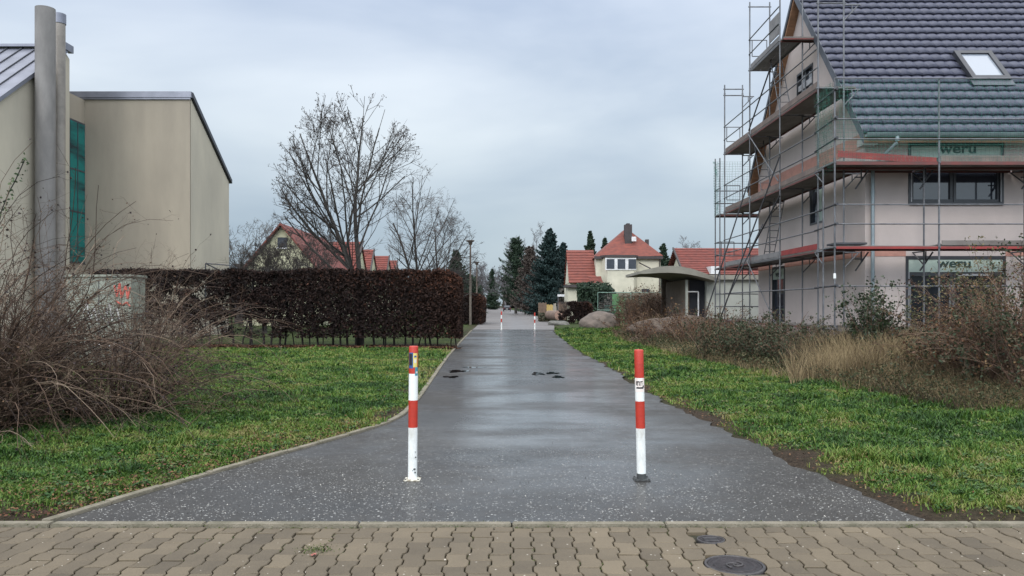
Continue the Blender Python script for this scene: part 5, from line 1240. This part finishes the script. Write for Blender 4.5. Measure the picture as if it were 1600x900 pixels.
# ------------------------------------------------------------------ conifers
def conifer(label, px, Y_, pytop, wpx, seed, m, name='spruce_tree', dens=1.0, droop=-.25, zb=.6, shape=1.0, group=None):
    r = np.random.RandomState(seed); x = XP(px, Y_); H = ZP(pytop, Y_); Rm = wpx * .72 / F * Y_
    th = thing(name, label, 'conifer', (x, Y_, 0), group)
    link('trunk', segs_mesh('trunk', [(x, Y_, 0, x + .1, Y_, H * .6, H * .02, H * .011), (x + .1, Y_, H * .6, x, Y_, H, H * .011, .02)], 8), BARK, th)
    sg = []; C_ = []; z = zb
    while z < H * .985:
        t_ = (z - zb) / (H - zb); Rz = Rm * (1 - t_) ** (.8 * shape) * (1 + .12 * math.sin(z * 3.1 + seed)) + .12
        for k in range(int(7 * dens + 2)):
            a = r.rand() * 2 * np.pi; Lb = Rz * r.uniform(.65, 1.18); n = 5; p = np.array([x, Y_, z + r.normal() * .1]); d = np.array([np.cos(a), np.sin(a), droop + .55 * t_])
            for i in range(n):
                d = d + np.array([0, 0, .10]); q = p + unit(d) * Lb / n; sg.append((*p, *q, .03 * (1 - i / n) + .008, .03 * (1 - (i + 1) / n) + .006))
                m_ = max(3, int(16 * dens * (H / 12)))
                f_ = r.rand(m_)[:, None]; s0 = np.array([-np.sin(a), np.cos(a), 0]); wdt = (.10 + .26 * (1 - i / n)) * Lb ** .6
                C_.append(p + (q - p) * f_ + s0 * (r.normal(size=m_) * wdt * .6)[:, None] + np.array([0, 0, -1]) * (np.abs(r.normal(size=m_)) * wdt * .35)[:, None])
                p = q
        z += H * .030
    C_ = np.concatenate(C_); cr_ = link('branches', segs_mesh('branches', sg, 3), BARK, th)
    link('needles', leaves_mesh('needles', C_, (.085 + .0009 * Y_) * r.uniform(.6, 1.2, len(C_)), r, aspect=.38), m, cr_)
BLU = leafm('blue green needles', (.008, .020, .019), (.016, .036, .034), (.032, .060, .056))
GRN = leafm('dark green needles', (.010, .022, .014), (.020, .040, .022), (.040, .062, .035))
LAR = leafm('brown thin foliage', (.042, .034, .030), (.070, .054, .046), (.10, .08, .066))
conifer('tall blue green spruce right of the far street, its base behind the wooden fence', 859, 108, 358, 66, 101, BLU, dens=1.4)
conifer('dark spruce close behind the tall blue green one', 880, 118, 378, 44, 102, BLU, dens=1.2)
conifer('tall pine with open crown left of the blue green spruce', 806, 135, 372, 52, 103, GRN, dens=.75, droop=.0, shape=.7, zb=2)
conifer('thin brownish larch between the two tall conifers', 829, 122, 386, 50, 104, LAR, 'larch_tree', dens=.9, droop=.15, shape=.8, zb=.3)
conifer('pointed spruce behind the red roofed wing of the cream house', 922, 105, 362, 34, 105, GRN, dens=1.0)
conifer('small spruce between the wing roof and the cream house roof', 945, 108, 369, 24, 106, GRN, dens=.9)
conifer('dark spruce just right of the cream house', 1036, 100, 380, 34, 107, GRN, dens=1.1)
conifer('bushy pine right of the cream house', 1056, 96, 390, 30, 108, BLU, dens=1.1)
conifer('small spruce behind the long hedge left of the tall lamp', 713, 62, 392, 42, 109, GRN, dens=1.0, zb=.2)
conifer('distant dark spruce at the end of the street', 769, 260, 420, 22, 110, GRN, dens=.8)
conifer('dark cypress shaped conifer at the left of the far street', 735, 95, 432, 34, 112, GRN, dens=1.0, shape=.5, zb=.1)
# far bare trees round the end of the street
of = dict(seg=6, nch=[12, 8, 6], start=[.12, .1, .1], ang=[32, 40, 42], ratio=[.55, .48, .5], rr=.5, rmin=.025, wig=.08, up=[.05, .04, .03])
GRYT = mat('grey twigs with painted haze', (.13, .12, .125), (.085, .08, .085), scale=.5, rough=.95)  # haze of distance painted into the twig colour
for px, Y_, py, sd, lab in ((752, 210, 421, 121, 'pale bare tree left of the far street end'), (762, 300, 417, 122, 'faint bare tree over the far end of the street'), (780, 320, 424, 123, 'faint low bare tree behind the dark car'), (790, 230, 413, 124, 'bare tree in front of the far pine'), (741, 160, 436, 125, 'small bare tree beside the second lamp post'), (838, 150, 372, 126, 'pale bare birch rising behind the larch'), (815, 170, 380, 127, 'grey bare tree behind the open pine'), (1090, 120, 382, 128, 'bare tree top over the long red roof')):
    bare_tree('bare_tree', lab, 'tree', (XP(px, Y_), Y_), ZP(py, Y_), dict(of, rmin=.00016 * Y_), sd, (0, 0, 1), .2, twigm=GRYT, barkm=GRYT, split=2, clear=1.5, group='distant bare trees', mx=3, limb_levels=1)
# far hedges and scrub masses
FARL = leafm('far scrub', (.022, .022, .018), (.042, .038, .030), (.07, .06, .048))
def mass(name, label, x0, x1, y0, y1, h, n, s, seed, m=FARL, kind='stuff', cat='scrub'):
    r = np.random.RandomState(seed); c = np.stack([r.uniform(x0, x1, n), r.uniform(y0, y1, n), np.zeros(n)], 1)
    hh = h * (.45 + .9 * fbm(c[:, 0], c[:, 1], .12, seed)); c[:, 2] = hh * r.rand(n) ** .7
    tag(link(name, leaves_mesh(name, c, s * r.uniform(.5, 1.2, n), r), m), label, cat, kind=kind)
mass('far_wood', 'distant dark scrub and woodland closing the view on the left', -420, -14, 330, 380, 13, 60000, 1.6, 1)
mass('far_wood', 'distant dark scrub and woodland closing the view on the right', -4, 420, 360, 420, 15, 70000, 1.7, 2)
mass('roadside_scrub', 'dark garden scrub along the left of the far street', -12, -6.0, 95, 190, 4.5, 9000, .30, 3)
mass('roadside_scrub', 'dark garden scrub along the right of the far street', 6.2, 12, 100, 200, 5.0, 10000, .32, 4)
mass('roadside_scrub', 'dark scrub under the conifers behind the fence', 8, 30, 92, 104, 4.2, 14000, .26, 5, GRN)
mass('evergreen_bush', 'dark evergreen bush below the bay window of the cream house', XP(905, 70), XP(962, 70), 70, 73, ZP(441, 70) * 1.15, 7000, .16, 6, GRN, None, 'bush')
mass('garden_scrub', 'grey green garden scrub between house and garage', XP(945, 60), XP(1080, 60), 56, 66, 2.2, 6500, .10, 8)

# ------------------------------------------------------------------ street lamps
LMP = mat('rusty brown lamp post', (.11, .075, .055), (.07, .055, .045), scale=4, rough=.7)
LCO = mat('concrete lamp foot', (.13, .11, .09), (.09, .075, .06), scale=3, rough=.9)
for px, Y_, pyt, pyb, lab in ((735, 58, 375, 500, 'nearer street lamp with flat disc head rising beside the hedge'), (745, 88, 409, 490, 'farther and smaller street lamp with flat disc head')):
    x = XP(px, Y_); zt = ZP(pyt, Y_); th = thing('street_lamp', lab, 'street lamp', (x, Y_, 0), 'street lamps along the left of the street')
    mb = MB(); mb.tube((x, Y_, 0), (x, Y_, zt * .55), .10, .085); mb.build('foot', LCO, th)
    mb = MB(); mb.tube((x, Y_, zt * .55), (x, Y_, zt - .35), .075, .06); mb.build('post', LMP, th)
    mb = MB(); mb.lathe([(.06, zt - .38), (.12, zt - .34), (.16, zt - .15), (.26, zt - .12), (.30, zt - .06), (.30, zt - .02), (.001, zt)], (x, Y_), 16); mb.build('lamp_head', LMP, th)
# ------------------------------------------------------------------ car
CP = mat('black car paint', (.010, .011, .014), (.008, .009, .011), scale=1, rough=.45, spec=.25); RUB = mat('tyre rubber', (.02, .02, .02), rough=.9); TL = mat('tail lamp red', (.3, .02, .02), rough=.3)
Yc = 185; xc = XP(792, Yc); th = thing('parked_car', 'small dark car standing at the far end of the street', 'car', (xc, Yc, .02))
mb = MB(); pr = [(0, .30), (0, .82), (.12, .95), (.55, 1.42), (2.1, 1.46), (2.9, 1.0), (4.0, .88), (4.15, .6), (4.15, .30)]
mb.prism([(Yc + a, b_) for a, b_ in pr], xc - .86, xc + .86, 'x'); mb.build('body', CP, th, bevel=.08)
mb = MB(); mb.hexa([(xc - .68, Yc + .10, .98), (xc + .68, Yc + .10, .98), (xc + .68, Yc + .2, .98), (xc - .68, Yc + .2, .98), (xc - .58, Yc + .46, 1.38), (xc + .58, Yc + .46, 1.38), (xc + .58, Yc + .56, 1.38), (xc - .58, Yc + .56, 1.38)]); mb.build('rear_window', WIN, th)
for sx in (-1, 1):
    for wy in (.8, 3.3):
        mb = MB(); mb.tube((xc + sx * .70, Yc + wy, .33), (xc + sx * .88, Yc + wy, .33), .33, n=16); wh = mb.build('wheel', RUB, th)
    mb = MB(); mb.box(xc + sx * .74 - .09, xc + sx * .74 + .09, Yc - .03, Yc + .02, .72, .86); mb.build('tail_light', TL, th)
    mb = MB(); mb.box(xc + sx * .95 - .08, xc + sx * .95 + .08, Yc + 1.6, Yc + 1.7, .95, 1.08); mb.build('mirror', CP, th)
mb = MB(); mb.box(xc - .26, xc + .26, Yc - .03, Yc + .01, .52, .63); mb.build('number_plate', WFR, th)
# ------------------------------------------------------------------ boulder, log, earth heap, rocks
def blob(name, label, cat, c, s, seed, m, nz_=.18, flat=0.0, loc=True, kind=None):
    bm = bmesh.new(); bmesh.ops.create_icosphere(bm, subdivisions=5, radius=1); r = np.random.RandomState(seed)
    ph = r.rand(8) * 6; 
    for v_ in bm.verts:
        p = v_.co.copy(); q = 1 + nz_ * (math.sin(p.x * 2.3 + ph[0]) * math.sin(p.y * 2.1 + ph[1]) + .5 * math.sin(p.z * 4.1 + ph[2] + p.x * 3) + .25 * math.sin(p.x * 9 + ph[3]) * math.sin(p.y * 8 + ph[4]) + .12 * math.sin(p.z * 17 + ph[5]) * math.sin(p.x * 15 + ph[6]))
        v_.co = Vector((c[0] + p.x * s[0] * q, c[1] + p.y * s[1] * q, c[2] + max(p.z, -.35) * s[2] * q))
    me = bpy.data.meshes.new(name); bm.to_mesh(me); bm.free(); me.polygons.foreach_set('use_smooth', np.ones(len(me.polygons), bool))
    return tag(link(name, me, m, None, (c[0], c[1], 0)), label, cat, kind=kind)
STN = mat('weathered boulder', (.15, .12, .10), (.075, .062, .052), scale=2.2, rough=.9, bump=.8, bscale=9)
SOL = mat('dug earth', (.15, .105, .078), (.075, .055, .042), scale=3, rough=1, bump=1.0, bscale=12)
blob('boulder', 'large rounded brown boulder on the grass beside the trimmed hedge', 'boulder', (XP(938, 49), 49.3, .18), (1.25, 1.0, .86), 2, STN, .10)
blob('rock', 'low flat grey rock at the roadside in front of the log', 'rock', (XP(873, 57), 57, .08), (.75, .5, .32), 5, mat('grey stone', (.14, .135, .12), (.08, .078, .07), scale=3, rough=.9, bump=.7, bscale=9))
HEAP = mat('earth heap', (.13, .098, .075), (.06, .045, .034), scale=2.0, rough=1, bump=1.0, bscale=7)
blob('earth_heap', 'heap of dug brown earth behind the weeds below the garage', 'earth heap', (XP(1085, 31), 31.5, .22), (2.1, 1.6, .84), 7, HEAP, .17)
blob('earth_heap', 'lower spread of brown earth left of the higher heap', 'earth heap', (XP(1045, 30), 30.5, .12), (1.3, 1.1, .46), 8, HEAP, .2)
th = thing('felled_log', 'thick felled log lying by the roadside with its pale cut end towards us', 'log', (XP(871, 64), 64, 0))
CUT = mat('pale cut wood', (.33, .21, .165), (.26, .16, .12), scale=6, rough=.8)
mb = MB(); mb.tube((XP(874, 64), 64, .62), (XP(858, 67), 67.2, .66), .42, .36, 20); mb.build('bark', mat('log bark', (.22, .15, .12), (.11, .08, .06), scale=5, rough=.9, bump=.6, bscale=12), th)
mb = MB(); d = (Vector((XP(874, 64), 64, .62)) - Vector((XP(858, 67), 67.2, .66))).normalized(); p = Vector((XP(874, 64), 64, .62)); mb.tube(p, p + d * .02, .38, .37, 20); mb.build('cut_end', CUT, th)
# ------------------------------------------------------------------ fences on the right of the street
FW = mat('brown fence wood', (.17, .115, .08), (.11, .075, .055), scale=3, rough=.9); FY = mat('yellow planks', (.50, .36, .12), (.38, .27, .09), scale=3, rough=.8); PST = mat('pale fence posts', (.36, .33, .28), (.26, .24, .20), scale=3, rough=.9)
Yf = 74; th = thing('board_fence', 'brown and yellow board fence beside the far right side of the street', 'fence', (XP(860, Yf), Yf, 0))
def planks(name, a, b_, zt, m):
    mb = MB(); xa_, xb_ = XP(a, Yf), XP(b_, Yf); n = int((xb_ - xa_) / .14) + 1; w_ = (xb_ - xa_) / n
    for k in range(n): mb.box(xa_ + k * w_ + .006, xa_ + (k + 1) * w_ - .006, Yf, Yf + .03, .05, zt + .03 * math.sin(k * 2.7))
    mb.build(name, m, th)
planks('panel', 841, 854, ZP(473, Yf), FW); planks('panel', 854, 864, ZP(476, Yf), FY); planks('panel', 865, 869, ZP(474, Yf), PST); planks('panel', 871, 886, ZP(472, Yf), FW)
th = thing('picket_fence', 'pale thin posted fence along the right edge of the far street', 'fence', (XP(825, 95), 95, 0))
for k in range(12):
    y = 78 + k * 6.5; x = float(rx(y)) + .75 + (0.7 if y > 90 else .3); mb = MB(); mb.tube((x, y, 0), (x, y, 1.35 + .15 * (k % 2)), .055, n=6); mb.build('post', PST, th)
mb = MB()
for k in range(11):
    y = 78 + k * 6.5; y2 = y + 6.5; x = float(rx(y)) + .75 + (0.7 if y > 90 else .3); x2 = float(rx(y2)) + .75 + (0.7 if y2 > 90 else .3)
    mb.tube((x, y, 1.15), (x2, y2, 1.15), .025, n=5); mb.tube((x, y, .5), (x2, y2, .5), .025, n=5)
mb.build('rail', PST, th)
hm = leafm('low verge plants', (.02, .028, .014), (.045, .045, .024), (.08, .06, .04))
mass('verge_plants', 'low dark planting in front of the board fence', XP(842, 70), XP(868, 70), 69, 72.5, .75, 2600, .09, 12, hm, 'stuff', 'plants')
# name plate on a post
th = thing('street_sign', 'small white street name plate on a thin post left of the cream house', 'sign', (XP(877, 66), 66, 0))
mb = MB(); mb.tube((XP(872, 66), 66, 0), (XP(872, 66), 66, ZP(460, 66)), .03); mb.build('post', GAL, th)
mb = MB(); mb.box(XP(871, 66), XP(882, 66), 65.94, 65.965, ZP(463.5, 66), ZP(460, 66)); mb.build('plate', WFR, th)
# bright green garden wall with pale coping, and mesh panel
GRW = mat('bright green paint', (.085, .22, .085), (.06, .16, .065), scale=2, rough=.7); GRW2 = mat('dull green boards', (.10, .16, .10), (.07, .11, .07), scale=2, rough=.8)
th = thing('garden_wall', 'low wall with pale coping, bright green at its left end, below the cream house', 'wall', (XP(1010, 54), 54, 0))
mb = MB(); mb.box(XP(957, 54), XP(976, 54), 54, 54.2, 0, ZP(459, 54)); mb.build('green_panel', GRW, th)
mb = MB(); mb.box(XP(976, 54), XP(1076, 54), 54.02, 54.2, 0, ZP(463, 54)); mb.build('wall', GRW2, th)
mb = MB(); mb.box(XP(966, 54), XP(1078, 54), 53.9, 54.3, ZP(463, 54), ZP(457.5, 54)); mb.build('coping', CONC, th)
mb = MB()
for k in range(7): mb.box(XP(945, 53.5), XP(963 - (k % 3), 53.5), 53.5, 53.62, .35 + k * .17, .44 + k * .17)
tag(mb.build('stacked_boards', mat('dark green boards', (.02, .06, .045), rough=.6), None, (XP(954, 53.5), 53.5, 0)), 'stack of dark green boards against the bright green wall', 'boards')
th = thing('mesh_fence', 'thin grey green wire mesh fence panels behind the boulder', 'fence', (XP(960, 52), 52, 0))
mb = MB()
for a, b_ in ((934, 985), (986, 1040)):
    q = [P(a, 484.5, 52), P(b_, 484.5, 52), P(b_, 457, 52), P(a, 457, 52)]
    mb.path(q + [q[0]], .022, 5)
mb.build('frame', mat('pale green steel', (.22, .34, .28), rough=.5, metal=.3), th)
mb = MB()
for k in range(60): x = XP(934 + 106 * k / 60, 52); mb.tube((x, 52, ZP(484.5, 52)), (x, 52, ZP(457, 52)), .0035, n=3, cap=False)
for k in range(8): z = ZP(484.5 - 27 * k / 8, 52); mb.tube((XP(934, 52), 52, z), (XP(1040, 52), 52, z), .0035, n=3, cap=False)
mb.build('wire_mesh', GAL, th)
# stones by the kerb of the far right verge
bpy.context.view_layer.update()

# puddled hollows and small debris
PUD = mat('standing water over dark asphalt', (.010, .011, .012), (.007, .008, .009), rough=.03, spec=.5)
r = np.random.RandomState(77)
def puddle(px, py, wx, wy, sd):
    Y_ = CH * F / (py - HZ); x = XP(px, Y_); q = np.random.RandomState(sd); ph = q.rand(4) * 6; mb = MB(); pts = []
    for k in range(28):
        a_ = 2 * math.pi * k / 28; rr = 1 + .25 * math.sin(3 * a_ + ph[0]) + .18 * math.sin(5 * a_ + ph[1]) + .10 * math.sin(9 * a_ + ph[2]); pts.append((x + wx * rr * math.cos(a_), Y_ + wy * rr * math.sin(a_), .0165))
    mb.add(pts, [tuple(range(28))]); tag(mb.build('puddle', PUD), kind='structure')
DAMP = mat('dark damp asphalt', (.014, .014, .014), (.010, .010, .010), rough=.6)
for px, py, wx, wy, sd in ((840, 585, .12, .35, 1), (863, 584, .14, .22, 2), (872, 590, .10, .28, 3), (716, 581, .22, .30, 5), (705, 590, .16, .2, 6), (741, 575, .26, .16, 7)): puddle(px, py, wx, wy, sd)
MOS = leafm('moss tufts', (.02, .035, .008), (.05, .075, .014), (.10, .12, .03))
c = []
for _ in range(170):      # moss and weeds in the joints and along the edging
    x = r.uniform(-3.4, 3.4); y = r.choice([5.135, 5.225, 5.232]) + r.normal() * .006
    c += [np.array([x, y, .02 if y > 5.14 else .008]) + r.normal(size=3) * np.array([.03, .004, .004]) for _ in range(r.randint(3, 16))]
for _ in range(220):
    k = r.randint(-27, 27); x = k * CW; y = r.uniform(4.1, 5.1); c += [np.array([x, y, .004]) + r.normal(size=3) * np.array([.006, .03, .003]) for _ in range(r.randint(3, 12))]
for _ in range(260): c.append(np.array([-1.16 + r.normal() * .05, 4.66 + r.normal() * .04, .012 + r.rand() * .012]))
c = np.array(c); tag(link('moss', leaves_mesh('moss', c, r.uniform(.003, .0075, len(c)), r), MOS), 'green moss in the paving joints and along the edging', 'moss', kind='stuff')
PLF = mat('fallen pink leaf', (.36, .13, .10), (.26, .09, .07), scale=20, rough=.7)
mb = MB(); x, y = XP(489, 4.56), 4.56
pts = [(0, -.026), (.012, -.012), (.026, -.008), (.014, .004), (.016, .022), (0, .012), (-.014, .024), (-.013, .004), (-.027, -.006), (-.011, -.012)]
mb.add([(x + a_, y + b_, .018 + .006 * math.sin(i * 1.7)) for i, (a_, b_) in enumerate(pts)] + [(x, y, .016)], [(i, (i + 1) % 10, 10) for i in range(10)])
tag(mb.build('fallen_leaf', PLF, None, (x, y, .015)), 'single pinkish brown fallen leaf on the paving in front of the left bollard', 'leaf')
# loose grit and chippings washed over the path near the edging
n = 3200; y = 5.26 + np.abs(r.normal(size=n)) * 1.1; x = lx(y) + .06 + (rx(y) - lx(y) - .12) * r.rand(n); k = fbm(x, y, 1.6, 301) + r.rand(n) * .3 > .55; x, y = x[k], y[k]
GRT = mat('pale grit', (1, 1, 1), rough=.8, attr='tint', ramp=[(.10, .095, .085), (.24, .23, .21), (.44, .42, .38)])
c = np.stack([x, y, np.full(len(x), .0165)], 1); nr = rand_unit(len(c), r) * .7 + np.array([0, 0, 1]); nr /= np.linalg.norm(nr, axis=1)[:, None]
tag(link('grit', leaves_mesh('grit', c, r.uniform(.002, .0065, len(c)), r, nrm=nr, aspect=.8), GRT), 'pale loose grit scattered over the near asphalt', 'grit', kind='stuff')
bpy.context.view_layer.update()
